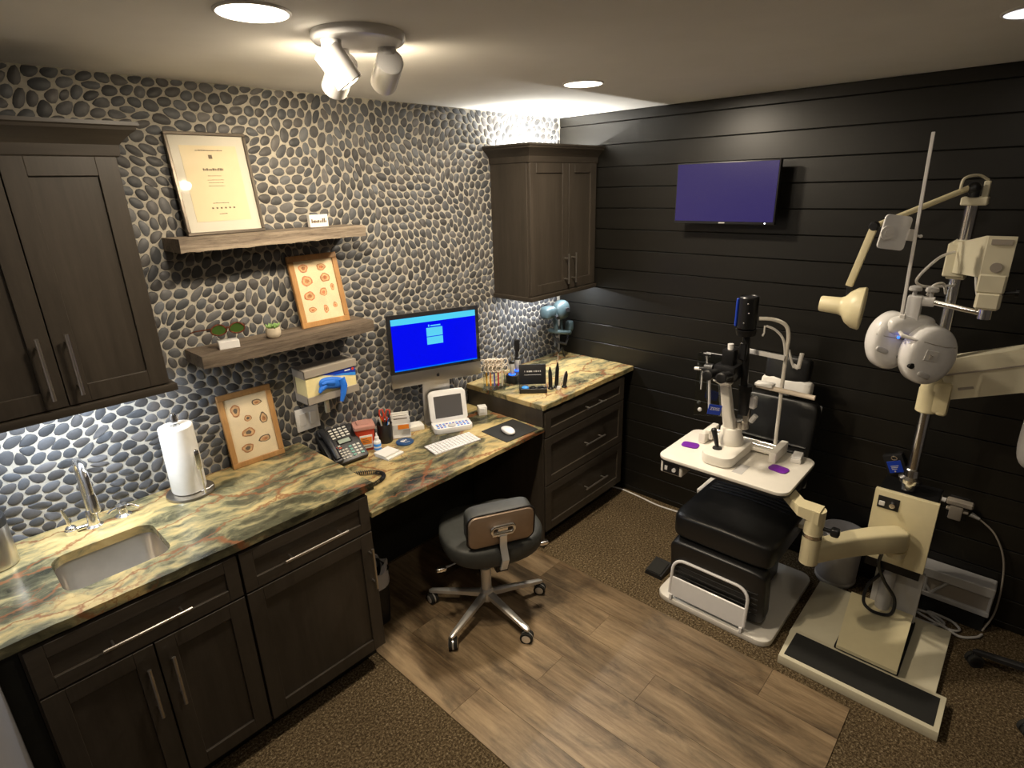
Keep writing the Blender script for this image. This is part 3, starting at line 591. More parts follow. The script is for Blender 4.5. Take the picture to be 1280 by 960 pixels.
# ================================================================== things on the pebble wall
t = Th('glove_dispenser', 'grey wall bracket holding a cream box of blue gloves', 'glove dispenser', (-1.855,-.0065,1.12))
t.add('bracket', MB().b2((-.135,-.003,0), (.135,.0,.162), .001, 1).b2((-.135,-.108,0), (.135,-.003,.004), .001, 1).b2((-.135,-.108,.158), (.135,-.003,.162), .001, 1).b2((-.135,-.11,.0), (.135,-.106,.035), .001, 1).b2((-.135,-.11,.127), (.135,-.106,.162), .001, 1).b2((-.135,-.11,.0), (-.131,-.003,.04), .001, 1).b2((-.135,-.11,.122), (-.131,-.003,.162), .001, 1), 'grey_card')
bx = t.add('glove_box', MB().b2((-.128,-.104,.005), (.128,-.006,.156), .001, 1), 'yellow_card')
def flatp(pts, y0, y1, M=None): return MB(M).rings([[(x, y1, z) for x, z in pts], [(x, y0, z) for x, z in pts]])
t.add('blue_band', flatp([(-.06,.127), (.02,.108), (.127,.095), (.127,.127)], -.1052, -.104), 'blue_print', bx)
t.add('light_band', flatp([(.0,.108), (.06,.097), (.127,.080), (.127,.096), (.06,.106)], -.1054, -.1042), 'light_blue', bx)
t.add('brand_mark', MB().b2((.070,-.1062,.113), (.100,-.1055,.118)), 'white_plastic', bx); t.add('seal', flatp([(.114+.007*math.cos(a), .116+.007*math.sin(a)) for a in [2*PI*k/12 for k in range(12)]], -.1062, -.1055), 'red_plastic', bx)
g = t.add('glove', MB().pad((-.005,-.112,.078), (.13,.03,.055), .8, r=(0,12,0)).tube([(.04,-.113,.085), (.048,-.122,.05), (.035,-.13,.015), (.022,-.13,-.018)], [.022,.017,.013,.008], 12).tube([(-.04,-.113,.075), (-.066,-.118,.062), (-.078,-.122,.05)], [.016,.012,.006], 10).tube([(.0,-.115,.08), (-.04,-.12,.09), (-.062,-.122,.086)], [.018,.012,.006], 10), 'glove_blue')
t = Th('switch_plate', 'white double light switch plate on the pebble wall below the gloves', 'switch', (-1.951,-.0065,1.02))
t.add('plate', MB().box((0,-.003,0), (.118,.006,.112), .002, 2), 'white_gloss')
for x in (-.027,.027): t.add('rocker', MB().box((x,-.007,0), (.033,.004,.066), .0015, 1, r=(3,0,0)), 'white_plastic')
t = Th('wall_hook', 'narrow cream plastic holder on the pebble wall beside the switch plate', 'holder', (-1.845,-.0065,1.055))
t.add('body', MB().box((0,-.006,0), (.022,.012,.075), .002, 2), 'cream_pale'); t.add('slot', MB().box((0,-.0125,.0), (.010,.002,.03)), 'ring_cream')

# paper towels
t = Th('paper_towel_holder', 'roll of white paper towels upright on a round steel holder', 'paper towel holder', (-2.530,-.112,CZ))
t.add('base', MB().lathe([(.086,0), (.088,.003), (.086,.010), (.076,.013), (.001,.014)], n=48), 'steel')
t.add('post', MB().cyl((0,0,.012), (0,0,.30), .007).lathe([(.007,.295), (.013,.302), (.014,.33), (.010,.34), (.001,.342)]), 'chrome')
rl = []
for r_, z in ((.018,.018), (.060,.018), (.062,.024), (.0615,.15), (.060,.286), (.057,.290), (.018,.291)): rl.append([(r_*math.cos(a)*(1+.03*math.sin(3*a)), r_*math.sin(a)*(1+.03*math.sin(2*a+1)), z) for a in [2*PI*k/36 for k in range(36)]])
t.add('towel_roll', MB().rings(rl, closed=True), 'paper')
t.add('loose_sheet', MB().tube([(.02,-.066,.022), (.05,-.062,.02), (.072,-.045,.020)], .002, 6), 'paper')
t.add('tension_arm', MB().tube([(.030,-.076,.012), (.030,-.075,.10)]+[(.030+.0*a, -.075, .14) for a in (1,)]+[(.030,-.070,.20)], .004, 8).pad((.030,-.072,.155), (.020,.010,.085), .5), 'chrome')

# ================================================================== desk things
def phone():
    t = Th('desk_phone', 'black office telephone with grey keys and a small display', 'telephone', (-1.838,-.152,DZ), -3)
    M = Matrix.Rotation(R(36),4,'X'); th = .03
    t.add('body', MB(M).b2((-.095,0,.0), (.095,.205,th), .006, 2), 'black_plastic')
    t.add('foot', MB().b2((-.08,.10,.0), (.08,.118,.085), .003, 1), 'black_plastic')
    t.add('handset', MB(M).tube([(-.068,.018,th+.020), (-.068,.05,th+.030), (-.068,.10,th+.034), (-.068,.15,th+.030), (-.068,.186,th+.020)], [.020,.017,.016,.017,.020], 14).pad((-.068,.022,th+.014), (.048,.05,.028), .5).pad((-.068,.182,th+.014), (.048,.05,.028), .5), 'black_plastic')
    dp = t.add('display', MB(M).b2((-.020,.098,th), (.055,.128,th+.004), .001, 1), 'glass_dark'); t.add('lcd', MB(M).b2((-.014,.102,th+.0042), (.047,.124,th+.0048)), 'lcd', dp)
    for r_ in range(4):
        for c_ in range(4): t.add('key', MB(M).box((-.022+c_*.025, .142+r_*.0155, th+.0015), (.018,.009,.005), .001, 1), 'key')
    for r_ in range(4):
        for c_ in range(3): t.add('key', MB(M).box((-.030+c_*.0165, .020+r_*.015, th+.0015), (.012,.008,.005), .001, 1), 'key')
    for r_ in range(4):
        for c_ in range(3): t.add('key', MB(M).box((.028+c_*.0215, .022+r_*.017, th+.0015), (.015,.010,.005), .001, 1), 'teal_key' if c_ == 0 or (r_ == 0 and c_ == 2) else 'key')
    for x, y, c in ((-.040,.088,'red_key'), (-.022,.092,'key'), (-.020,.080,'red_key')): t.add('key', MB(M).box((x, y, th+.0015), (.014,.007,.005), .001, 1), c)
phone()
pts = []; path = [Vector(p) for p in ((-1.985,-.215,DZ+.012), (-1.93,-.262,DZ+.012), (-1.87,-.300,DZ+.012), (-1.825,-.345,DZ+.012), (-1.815,-.39,DZ+.012), (-1.85,-.425,DZ+.012), (-1.92,-.435,DZ+.012), (-1.99,-.43,DZ+.012))]
def spl(P, n):
    out = []; m = len(P)
    for i in range(m-1):
        a, b, c, d = P[max(i-1,0)], P[i], P[i+1], P[min(i+2,m-1)]
        for k in range(n):
            u = k/n; out.append(.5*((2*b)+(-a+c)*u+(2*a-5*b+4*c-d)*u*u+(-a+3*b-3*c+d)*u**3))
    return out+[P[-1]]
ctr = spl(path, 60)
for i, p in enumerate(ctr):
    d = (ctr[min(i+1,len(ctr)-1)]-ctr[max(i-1,0)]).normalized(); s = d.cross(Vector((0,0,1))); a = i*2*PI/8; pts.append(p+.0085*(math.cos(a)*s+math.sin(a)*Vector((0,0,1))))
one('phone_cord', MB().tube(pts, .0022, 5), 'black_plastic', 'black coiled telephone cord lying on the granite desk', 'cord')

def sticky(name, label, loc, rz, d, cat='notepad'):
    t = Th(name, label, cat, loc, rz); t.add('lower_pad', MB().box((.004,-.006,d[2]*.25), (d[0],d[1],d[2]*.5), .0005, 1), 'paper'); t.add('upper_pad', MB().box((-.002,.008,d[2]*.75+.0002), (d[0]*.9,d[1]*.88,d[2]*.5), .0005, 1), 'paper')
sticky('notepad', 'two white square note pads stacked in front of the eye drop bottle', (-1.664,-.218,DZ), -38+45, (.105,.095,.018))
t = Th('sharps_container', 'red sharps container with clear lid and orange warning label', 'container', (-1.690,-.060,DZ), -24)
t.add('body', MB().rings([[(x,y,z) for x, y in rrect(w_, w_*.92, .012, 4)] for w_, z in ((.078,0), (.082,.004), (.098,.118), (.098,.12))]), 'red_plastic')
t.add('lid', MB().rings([[(x,y,z) for x, y in rrect(w_, w_*.95, .014, 4)] for w_, z in ((.108,.12), (.110,.126), (.106,.136), (.07,.140), (.065,.146))]), 'clear_red')
lb = t.add('label', flatp([(-.027,.018), (.030,.018), (.033,.088), (-.030,.088)], -.0466, -.040), 'paper'); t.add('warning', flatp([(-.024,.040), (.027,.040), (.030,.078), (-.027,.078)], -.0472, -.0466), 'orange', lb); mb = MB()
for k in range(3): mb.b2((-.018,-.0478,.05+k*.009), (.018-k*.006,-.0472,.053+k*.009))
mb.b2((-.02,-.0472,.026), (.022,-.0466,.030)); t.add('lettering', mb, 'ink', lb)
t = Th('dropper_bottle', 'small white dropper bottle with blue label beside the sharps container', 'bottle', (-1.672,-.142,DZ), -40)
t.add('body', MB().lathe([(.016,0), (.019,.003), (.019,.056), (.012,.064)]), 'white_gloss'); t.add('cap', MB().lathe([(.0115,.064), (.0105,.08), (.0055,.084), (.003,.102), (.001,.103)]), 'white_plastic')
t.add('label', MB().lathe([(.0193,.014), (.0194,.046), (.0188,.046), (.0188,.014)], cap=False), 'light_blue'); t.add('label_print', MB().lathe([(.0195,.024), (.0196,.032), (.019,.032), (.019,.024)], cap=False), 'paper')
t = Th('pen_cup', 'black round cup full of pens and red-handled scissors', 'pen cup', (-1.575,-.075,DZ), -40)
t.add('cup', MB().rings([[(r_*math.cos(a), r_*math.sin(a), z) for a in [2*PI*k/28 for k in range(28)]] for r_, z in ((.034,0), (.036,.003), (.041,.105), (.038,.105), (.034,.006), (.001,.005))]), 'black_plastic')
one_pens = [(-.018,-.01,'light_blue',12,-8,.15), (.010,.016,'white_plastic',-6,10,.148), (.024,-.008,'red_plastic',4,-4,.145), (-.006,.02,'pencil_yellow',6,14,.14), (.0,-.02,'white_gloss',3,-12,.135), (-.024,.006,'teal_grey',16,3,.14)]
PENC = {'light_blue':'blue pen with a white tip', 'white_plastic':'plain white pen', 'red_plastic':'red marker pen', 'pencil_yellow':'yellow pencil', 'white_gloss':'short glossy white pen', 'teal_grey':'grey-teal pen'}
cupM = Matrix.Translation((-1.575,-.075,DZ))
for x, y, c, rx, ry, L in one_pens:
    t2 = Th('pen', PENC[c]+' standing in the black pen cup', 'pen', (-1.575+x*.6,-.075+y*.6,DZ+.0075), group='pens in the cup')
    M = rot3(-ry, rx, 0); t2.add('barrel', MB(M).cyl((0,0,0), (0,0,L-.018), .004, n=10), c); t2.add('tip', MB(M).tube([(0,0,L-.018), (0,0,L-.006), (0,0,L)], [.0042,.0042,.002], 10), 'black_plastic' if c != 'pencil_yellow' else 'ring_cream')
t = Th('scissors', 'scissors with red loop handles standing in the black pen cup', 'scissors', (-1.570,-.062,DZ+.0075), -40)
t.add('blades', MB(rot3(0,4,0)).box((0,0,.06), (.012,.003,.11), .001, 1), 'steel')
for s in (-1,1): t.add('handle', MB(rot3(0,4,0)).tube([(s*.004,0,.10), (s*.008,0,.118), (s*.004,0,.14), (s*.012,0,.168), (s*.026,0,.165), (s*.027,0,.14), (s*.018,0,.122)], .0042, 8, closed=True), 'red_plastic')
t = Th('business_card_rack', 'white folded card box with an orange printed front beside the pen cup', 'box', (-1.476,-.080,DZ), -32)
t.add('carton', MB().b2((-.048,-.028,.0), (.048,.034,.004)).b2((-.048,.030,0), (.048,.034,.125), .001, 1).b2((-.048,-.028,0), (-.045,.034,.095), .001, 1).b2((.045,-.028,0), (.048,.034,.095), .001, 1).b2((-.048,-.028,.045), (.048,-.025,.078), .001, 1).b2((-.048,-.004,.06), (.048,-.001,.112), .001, 1), 'white_plastic')
t.add('leaflets', MB().b2((-.044,.002,.005), (.044,.010,.118)).b2((-.043,.016,.005), (.043,.026,.128)), 'paper'); t.add('print', MB().b2((-.018,-.0288,.049), (.040,-.0282,.074)), 'orange')
t.add('print_line', MB().b2((-.036,-.0046,.098), (.036,-.004,.103)).b2((-.036,.0015,.115), (.036,.002,.117)), 'ink')
one('tissue_pack', MB().box((0,0,.014), (.10,.075,.028), .005, 2).pad((0,0,.028), (.08,.055,.012), .5), 'paper', 'flat white pack of tissues behind the blue coaster', 'tissue pack', (-1.378,-.060,DZ), -20)
t = Th('coaster', 'round dark blue coaster lying in front of the card box', 'coaster', (-1.520,-.165,DZ))
t.add('disc', MB().lathe([(.044,0), (.046,.002), (.046,.007), (.043,.009), (.001,.009)], n=36), 'coaster_blue')
t.add('emblem', MB().box((-.012,.004,.0098), (.014,.022,.001), .0004, 1, r=(0,0,20)).box((.006,.008,.0098), (.024,.006,.001), .0004, 1, r=(0,0,-48)).box((.006,.006,.0098), (.024,.006,.001), .0004, 1, r=(0,0,30)).box((.0,-.02,.0098), (.03,.003,.001), .0004, 1, r=(0,0,-20)), 'white_plastic')

# all-in-one computer
t = Th('computer', 'slim aluminium all-in-one computer with a bright blue login screen', 'computer', (-1.245,-.135,DZ), -20.0)
w_, zb, zt = .51, .262, .652; lz = zb+.075
t.add('stand', MB().at(0,.055,0).prism(rrect(.15,.09,.01), .0, .006, .001, 1).at(0,0,0).rings([[(-.075,.058,.004), (.075,.058,.004), (.075,.064,.004), (-.075,.064,.004)], [(-.08,.040,.16), (.08,.040,.16), (.08,.045,.16), (-.08,.045,.16)], [(-.075,.018,.36), (.075,.018,.36), (.075,.024,.36), (-.075,.024,.36)]]), 'aluminium')
t.add('chin', MB().b2((-w_/2,-.010,zb), (w_/2,.004,lz), .003, 2), 'aluminium'); t.add('back_shell', MB().rings([[(x,.004,z+zb+.195) for x, z in rrect(w_, .39, .008)], [(x,.010,z+zb+.195) for x, z in rrect(w_-.02, .37, .012)], [(x,.022,z+zb+.2) for x, z in rrect(.34, .26, .03)], [(x,.026,z+zb+.2) for x, z in rrect(.18, .16, .03)]]), 'aluminium')
bz = t.add('bezel', MB().b2((-w_/2,-.010,lz), (w_/2,.004,zt), .003, 2), 'glass_dark')
sx0, sx1, sz0, sz1 = -w_/2+.021, w_/2-.021, lz+.016, zt-.022
sc = t.add('screen', MB().b2((sx0,-.0112,sz0), (sx1,-.0098,sz1)), 'screen_blue')
def sp(u0, v0, u1, v1): return MB().b2((sx0+(sx1-sx0)*u0,-.0118,sz0+(sz1-sz0)*v0), (sx0+(sx1-sx0)*u1,-.0112,sz0+(sz1-sz0)*v1))
t.add('title_bar', sp(0,.885,1,1), 'screen_cyan', sc); t.add('login_box', sp(.40,.44,.59,.585), 'screen_pale', sc); t.add('login_box', sp(.40,.60,.59,.765), 'screen_pale', sc); t.add('task_bar', sp(0,.0,1,.022), 'screen_line', sc)
t.add('login_heading', sp(.425,.785,.437,.825).b2((sx0+(sx1-sx0)*.45,-.0118,sz0+(sz1-sz0)*.79), (sx0+(sx1-sx0)*.57,-.0112,sz0+(sz1-sz0)*.812)), 'screen_pale', sc)
apl = [(.0,.0085), (.004,.0095), (.0078,.0072), (.0062,.002), (.0082,-.003), (.0052,-.0085), (.0,-.0075), (-.0052,-.0085), (-.0085,-.002), (-.0075,.0062), (-.004,.0095)]
t.add('logo', flatp([(x, z+zb+.037) for x, z in apl], -.0108, -.0098).rings([[(x,-.0098,z+zb+.037) for x, z in ((.0,.0105), (.0018,.0145), (.0042,.0155), (.0035,.0118))], [(x,-.0108,z+zb+.037) for x, z in ((.0,.0105), (.0018,.0145), (.0042,.0155), (.0035,.0118))]]), 'black_plastic')
# portable tester
t = Th('eye_tester', 'white portable eye tester with grey flip-up screen and blue keypad', 'tester', (-1.238,-.218,DZ), -27)
t.add('base', MB().prism(rrect(.215,.125,.03), .0, .032, .006, 2), 'white_gloss')
Ml = Matrix.Translation((0,.045,.032)) @ Matrix.Rotation(R(-14),4,'X')
t.add('lid', MB(Ml).rings([[(x,y_,z+.082) for x, z in rrect(ww, hh, .02)] for ww, hh, y_ in ((.19,.155,-.012), (.21,.172,-.008), (.212,.174,.008), (.19,.15,.018))]).pad((0,-.001,.163) , (.19,.016,.022), .5), 'white_gloss'); 
t.add('screen', MB(Ml).b2((-.078,-.0135,.020), (.078,-.0115,.142), .0008, 1), 'device_screen')
for c_ in range(10):
    for r_ in range(3):
        if not 3 <= c_ <= 5 or r_ == 2: t.add('key', MB().box((-.083+c_*.0184, -.044+r_*.022, .0328), (.012,.011,.003), .0008, 1), 'violet' if (c_+r_) % 2 else 'light_blue')
t.add('dial', MB().lathe([(.022,.0), (.021,.005), (.001,.006)], (-.008,-.036,.0315)), 'grey_bin'); t.add('hinge', MB().cyl((-.08,.046,.036), (.08,.046,.036), .008, n=12), 'white_plastic')
# keyboard, mouse, pad, cube
t = Th('keyboard', 'slim white keyboard in front of the computer', 'keyboard', (-1.372,-.375,DZ), -9.5)
t.add('tray', MB(rot3(2.2,0,0)).prism(rrect(.280,.118,.008), .001, .0065, .0012, 1), 'aluminium')
for r_ in range(6):
    n_ = 14 if r_ else 0
    for c_ in range(14):
        if r_ == 0 and c_ in (4,5,6,7,8): continue
        t.add('key', MB(rot3(2.2,0,0)).box((-.1285+c_*.01977, -.047+r_*.0186, .0075), (.0168,.0155,.003), .0008, 1), 'white_gloss')
t.add('key', MB(rot3(2.2,0,0)).box((-.1285+6*.01977, -.047, .0075), (.096,.0155,.003), .0008, 1), 'white_gloss')
one('mouse_pad', MB().prism(rrect(.235,.205,.006), 0, .003), 'rubber', 'black square mouse pad at the end of the granite desk', 'mouse pad', (-1.058,-.488,DZ), -4)
t = Th('mouse', 'smooth white computer mouse on the black pad', 'mouse', (-1.085,-.500,DZ+.003), -18); t.add('shell', MB().pad((0,0,.010), (.058,.108,.024), .75, .85, fn=lambda p: (p[0], p[1], max(p[2], -.007)+(.004 if p[2] > 0 else 0)*(1-abs(p[1])/.06))), 'white_gloss'); t.add('base', MB().prism(rrect(.044,.09,.02), .0, .004), 'aluminium')
t = Th('stapler_cube', 'small white cube dispenser beside the corner cabinet', 'dispenser', (-.985,-.200,DZ), -32); t.add('body', MB().box((0,0,.026), (.05,.05,.052), .004, 2), 'white_plastic'); t.add('flap', MB().box((-.006,-.026,.032), (.03,.004,.03), .001, 1), 'white_gloss')

# ================================================================== things on the corner worktop
t = Th('lens_flipper_rack', 'clear stand hung with cream ring lens flippers on coloured handles', 'lens rack', (-.868,-.195,CZ), -50)
t.add('base', MB().box((0,0,.003), (.13,.11,.006), .001, 1), 'acrylic'); t.add('post', MB().box((-.06,0,.06), (.004,.09,.115), .001, 1).box((.06,0,.06), (.004,.09,.115), .001, 1), 'acrylic'); t.add('rail', MB().box((0,.0,.118), (.124,.012,.005), .001, 1), 'acrylic')
FL = [('pencil_yellow','yellow'), ('orange','orange'), ('violet','violet'), ('pencil_red','crimson'), ('ring_cream','cream')]
for k, (hm, nm) in enumerate(FL):
    f = Th('lens_flipper', nm+'-handled lens flipper with four cream rings hung in the clear rack', 'lens flipper', Vector((-.868,-.195,CZ))+rot3(0,0,-50) @ Vector((-.046+k*.023,-.002,0)), -50, 'lens flippers')
    M = rot3(0,0,28); f.add('handle', MB(M).box((0,0,.053), (.009,.004,.086), .001, 1), hm)
    for z in (.118,.158):
        for x in (-.021,.021): f.add('ring', MB(M).tube([(x+.0175*math.cos(a), 0, z+.0175*math.sin(a)) for a in [2*PI*q/18 for q in range(18)]], .0032, 7, closed=True), 'ring_cream')
    f.add('bar', MB(M).box((0,0,.136), (.006,.005,.08), .001, 1), 'ring_cream')
for k, (x, y, lab) in enumerate(((-.735,-.215,'diagnostic handle with a slim steel head standing in the blue-lit charger'), (-.655,-.185,'diagnostic handle with a black head standing in the blue-lit charger'))):
    t = Th('diagnostic_handle', lab, 'instrument', (x, y, CZ+.052), -45)
    t.add('grip', MB().lathe([(.012,0), (.014,.004), (.014,.07), (.012,.074)]), 'grey_bin'); t.add('collar', MB().lathe([(.015,.070), (.015,.082), (.010,.086)]), 'black_plastic')
    if k == 0: t.add('head', MB().tube([(0,0,.084), (0,0,.11), (0,0,.14)], [.006,.0045,.003], 10), 'steel')
    else: t.add('head', MB().tube([(0,0,.084), (0,0,.12)], .011, 12).pad((0,-.003,.16), (.034,.030,.085), .5), 'black_plastic')
t = Th('charger', 'black twin charging base glowing blue under two instrument handles', 'charger', (-.695,-.200,CZ), 20)
t.add('base', MB().prism(rrect(.145,.075,.02), 0, .05, .006, 2), 'black_plastic')
for x in (-.0425,.0425): t.add('glow_ring', MB().lathe([(.021,.0505), (.022,.054), (.0165,.0545), (.0165,.0505)], (x,0,0), cap=False), 'blue_led')
t = Th('loupe_case', 'open black case with printed lid and small coloured instruments', 'case', (-.765,-.405,CZ), -47)
t.add('tray', MB().b2((-.078,-.055,0), (.078,.04,.006), .001, 1).b2((-.078,-.055,0), (.078,-.051,.028), .001, 1).b2((-.078,-.055,0), (-.074,.04,.028), .001, 1).b2((.074,-.055,0), (.078,.04,.028), .001, 1), 'black_plastic')
Mc = Matrix.Translation((0,.04,.026)) @ Matrix.Rotation(R(-12),4,'X'); ld = t.add('lid', MB(Mc).box((0,.006,.056), (.158,.014,.118), .005, 2), 'black_plastic')
mb = MB(Mc); 
for x, w2 in ((-.045,.004), (-.030,.006), (-.012,.022), (.010,.006), (.022,.008), (.034,.007), (.046,.006)): mb.b2((x-w2/2,-.0018,.070), (x+w2/2,-.0008,.078))
mb.b2((-.048,-.0018,.052), (.050,-.0008,.0545)); t.add('lettering', mb, 'grey_bin', ld)
one('lens_holder', MB().lathe([(.020,0), (.022,.004), (.021,.018), (.012,.024), (.001,.024)]), 'light_blue', 'round blue lens holder lying in the open black case', 'lens', Vector((-.765,-.405,CZ+.0065))+rot3(0,0,-47) @ Vector((-.045,-.012,0)))
one('lens_holder', MB().lathe([(.017,0), (.019,.004), (.018,.016), (.012,.020), (.008,.012), (.001,.012)]), 'black_metal', 'round black lens holder lying in the open black case', 'lens', Vector((-.765,-.405,CZ+.0065))+rot3(0,0,-47) @ Vector((.0,-.010,0)))
one('lens_tin', MB().box((0,0,.010), (.036,.026,.02), .003, 2), 'black_metal', 'small rectangular black tin lying in the open black case', 'tin', Vector((-.765,-.405,CZ+.0065))+rot3(0,0,-47) @ Vector((.045,-.010,0)), -47)
for (x, y, lean, L, m_, lab) in ((-.682,-.470,-2,.135,'black_plastic','tall black stand-up pen tool beside the open case'), (-.645,-.482,3,.155,'black_metal','thin black pen tool with a fine antenna tip beside the open case'), (-.608,-.512,8,.10,'black_plastic','short black marker-like tool leaning beside the white swab')):
    t = Th('pen_tool', lab, 'pen', (x, y, CZ), -47, 'black pen tools'); M = rot3(0, lean, 0)
    t.add('foot', MB().lathe([(.016,0), (.017,.004), (.012,.012), (.001,.013)]), 'black_plastic'); t.add('barrel', MB(M).tube([(0,0,.008), (0,0,.03), (0,0,L*.75), (0,0,L)], [.009,.012,.011,.003], 12), m_)
    if L > .15: t.add('antenna', MB(M).cyl((0,0,L-.004), (0,0,L+.05), .0016, n=6), 'ring_cream')
t = Th('swab', 'white handled swab leaning in front of the black pen tools', 'swab', (-.668,-.520,CZ), -47); t.add('stick', MB().tube([(0,0,.012), (.02,.008,.06), (.036,.012,.108)], .002, 8), 'ring_cream'); t.add('tip', MB().box((-.003,0,.012), (.020,.012,.022), .003, 2, r=(0,18,0)), 'white_gloss')
one('glass_dish', MB().lathe([(.030,0), (.044,.006), (.047,.02), (.044,.02), (.040,.009), (.001,.005)], n=32), 'acrylic', 'shallow clear dish by the pebble wall behind the charger', 'dish', (-.50,-.105,CZ))
# head-worn binocular ophthalmoscope hung under the corner cabinet
t = Th('headset_ophthalmoscope', 'grey-green binocular headset instrument hanging from the pebble wall in the corner', 'headset', (-.18,-.10,1.05))
t.add('wall_hook', MB().tube([(.02,.094,.20), (.02,.05,.20), (.02,.03,.215)], .006, 8).box((.02,.092,.20), (.03,.006,.05), .001, 1), 'black_metal')
t.add('housing', MB().pad((.03,-.03,.20), (.13,.10,.13), .85).pad((-.105,-.03,.205), (.10,.09,.085), .6), 'teal_grey'); t.add('eyepiece', MB().cyl((.035,-.078,.21), (.02,-.095,.208), .014).cyl((-.065,-.065,.175), (-.075,-.088,.17), .012), 'black_plastic')
t.add('nose_bridge', MB().tube([(-.04,-.04,.185), (-.055,-.05,.13), (-.045,-.05,.06)], [.016,.018,.010], 10), 'teal_grey'); t.add('mirror_arm', MB().tube([(.03,-.03,.15), (.025,-.04,.09), (.03,-.04,.05)], .008, 8), 'teal_grey')
t.add('headband', MB().tube([(-.085*math.cos(R(a))+.03, -.02-.055*math.sin(R(a)), .05+.02*math.cos(R(a))) for a in range(0,361,20)][:-1], .014, 10, closed=True), 'teal_grey')
t.add('lower_strap', MB().tube([(-.05,-.02,.05), (-.035,-.05,-.005), (.03,-.07,-.03), (.085,-.05,.0), (.10,-.02,.05)], .009, 8), 'black_plastic'); t.add('battery_pod', MB().pad((.11,-.04,.075), (.05,.05,.08), .6), 'teal_grey')
t.add('hanging_strap', MB().tube([(-.03,-.03,.02), (-.06,-.05,-.03), (-.02,-.05,-.08), (.03,-.04,-.06), (.05,-.04,-.12), (.06,-.04,-.128)], .006, 7), 'rubber')

# ================================================================== wheeled stools
def star_base(t, r, a0, z, matb, leg='polished', hubh=.10):
    t.add('hub', MB().lathe([(.034,z-.03), (.036,z-.02), (.036,z+.02), (.028,z+.034)]), matb)
    for k in range(5):
        a = R(a0+72*k); u = Vector((math.cos(a), math.sin(a), 0)); s = Vector((-u.y, u.x, 0)); e = u*r
        def sec(q, w_, h_): return [q+s*w_-Vector((0,0,h_)), q+s*w_+Vector((0,0,h_*.6)), q+s*w_*.5+Vector((0,0,h_)), q-s*w_*.5+Vector((0,0,h_)), q-s*w_+Vector((0,0,h_*.6)), q-s*w_-Vector((0,0,h_))]
        lg = t.add('leg', MB().rings([sec(u*.02+Vector((0,0,z+.006)),.019,.016), sec(u*r*.5+Vector((0,0,z-.008)),.016,.012), sec(e+Vector((0,0,z-.026)),.012,.009), sec(e+u*.014+Vector((0,0,z-.030)),.007,.006)]), leg)
        t.add('caster_stem', MB().cyl(e+Vector((0,0,.05)), e+Vector((0,0,z-.022)), .007, n=10), 'chrome', lg)
        c2 = R(a0+72*k+35*(-1)**k); f = Vector((math.cos(c2), math.sin(c2), 0)); w2 = Vector((-f.y, f.x, 0)); cc = e+Vector((0,0,.0305))
        for q in (-1,1):
            p = cc+w2*q*.012; wh = t.add('wheel', MB().tube([p-w2*.008, p-w2*.0075, p+w2*.0075, p+w2*.008], [.027,.030,.030,.027], 20), 'rubber', lg)
        t.add('wheel_cap', MB().tube([cc+w2*.020, cc+w2*.0215], [.021,.018], 18).tube([cc-w2*.020, cc-w2*.0215], [.021,.018], 18).tube([cc-w2*.0035, cc+w2*.0035], .0285, 20), 'polished' if leg == 'polished' else 'black_metal', lg)
CH = (-1.50,-.712,0)
t = Th('office_chair', 'grey upholstered task stool on a chrome five-star base with casters', 'chair', CH, 0)
star_base(t, .295, -96, .105, 'polished')
t.add('gas_lift', MB().cyl((0,0,.10), (0,0,.26), .026).cyl((0,0,.24), (0,0,.40), .016), 'polished')
fa = 62.0; F = Matrix.Translation((.022,-.022,0)) @ Matrix.Rotation(R(fa-90),4,'Z')          # local +y of F is where the sitter faces
t.add('seat_plate', MB(F).box((0,-.01,.385), (.20,.24,.02), .004, 1).box((0,-.13,.375), (.06,.10,.035), .004, 1), 'black_metal')
def seatfn(p):
    x, y, z = p; k = 1-.16*max(0, y/.22); dz = -.018*math.exp(-((x/.13)**2+(y/.14)**2)) if z > 0 else 0
    return (x*k*(1+.0), y, z*(1-.12*(y/.22))+dz+(.02*(x/.24)**2 if z > 0 else .03*(x/.24)**2))
t.add('seat', MB(F).pad((0,.03,.445), (.49,.46,.115), .42, .62, 40, 18, fn=seatfn), 'grey_leather')
Mb = F @ Matrix.Translation((0,-.175,.60)) @ Matrix.Rotation(R(8),4,'X')
t.add('backrest', MB(Mb).pad((0,.035,0), (.31,.095,.178), .32, .32, 40, 20), 'grey_leather')
t.add('back_shell', MB(Mb).rings([[(x,y_,z) for x, z in rrect(ww, hh, .035)] for ww, hh, y_ in ((.30,.168,.0), (.31,.178,-.010), (.30,.168,-.019), (.26,.13,-.024))]), 'beige_shell', label='bronze-beige moulded shell behind the backrest')
t.add('back_trim', MB(Mb).tube([(x,-.010,z) for x, z in rrect(.316,.184,.04)], .004, 8, closed=True), 'black_plastic')
t.add('back_handle', MB(Mb).tube([(x,-.036,z+.012) for x, z in rrect(.105,.040,.018)], .0085, 10, closed=True).box((0,-.032,-.016), (.10,.014,.012), .004, 2).box((0,-.03,-.005), (.05,.012,.05), .003, 1), 'chrome')
bz0 = F @ Vector((.0,-.215,.555))
P0 = [Mb @ Vector((.0,-.040,-.02)), Mb @ Vector((0,-.042,-.075)), F @ Vector((.0,-.235,.46)), F @ Vector((0,-.20,.39)), F @ Vector((0,-.14,.372))]
sx = F.to_3x3() @ Vector((1,0,0)); rg = []
for i, p in enumerate(P0):
    d = (P0[min(i+1,4)]-P0[max(i-1,0)]).normalized(); nn = d.cross(sx).normalized(); rg.append([p+sx*.016+nn*.005, p+sx*.016-nn*.005, p-sx*.016-nn*.005, p-sx*.016+nn*.005])
t.add('back_bracket', MB().rings(rg), 'polished'); 
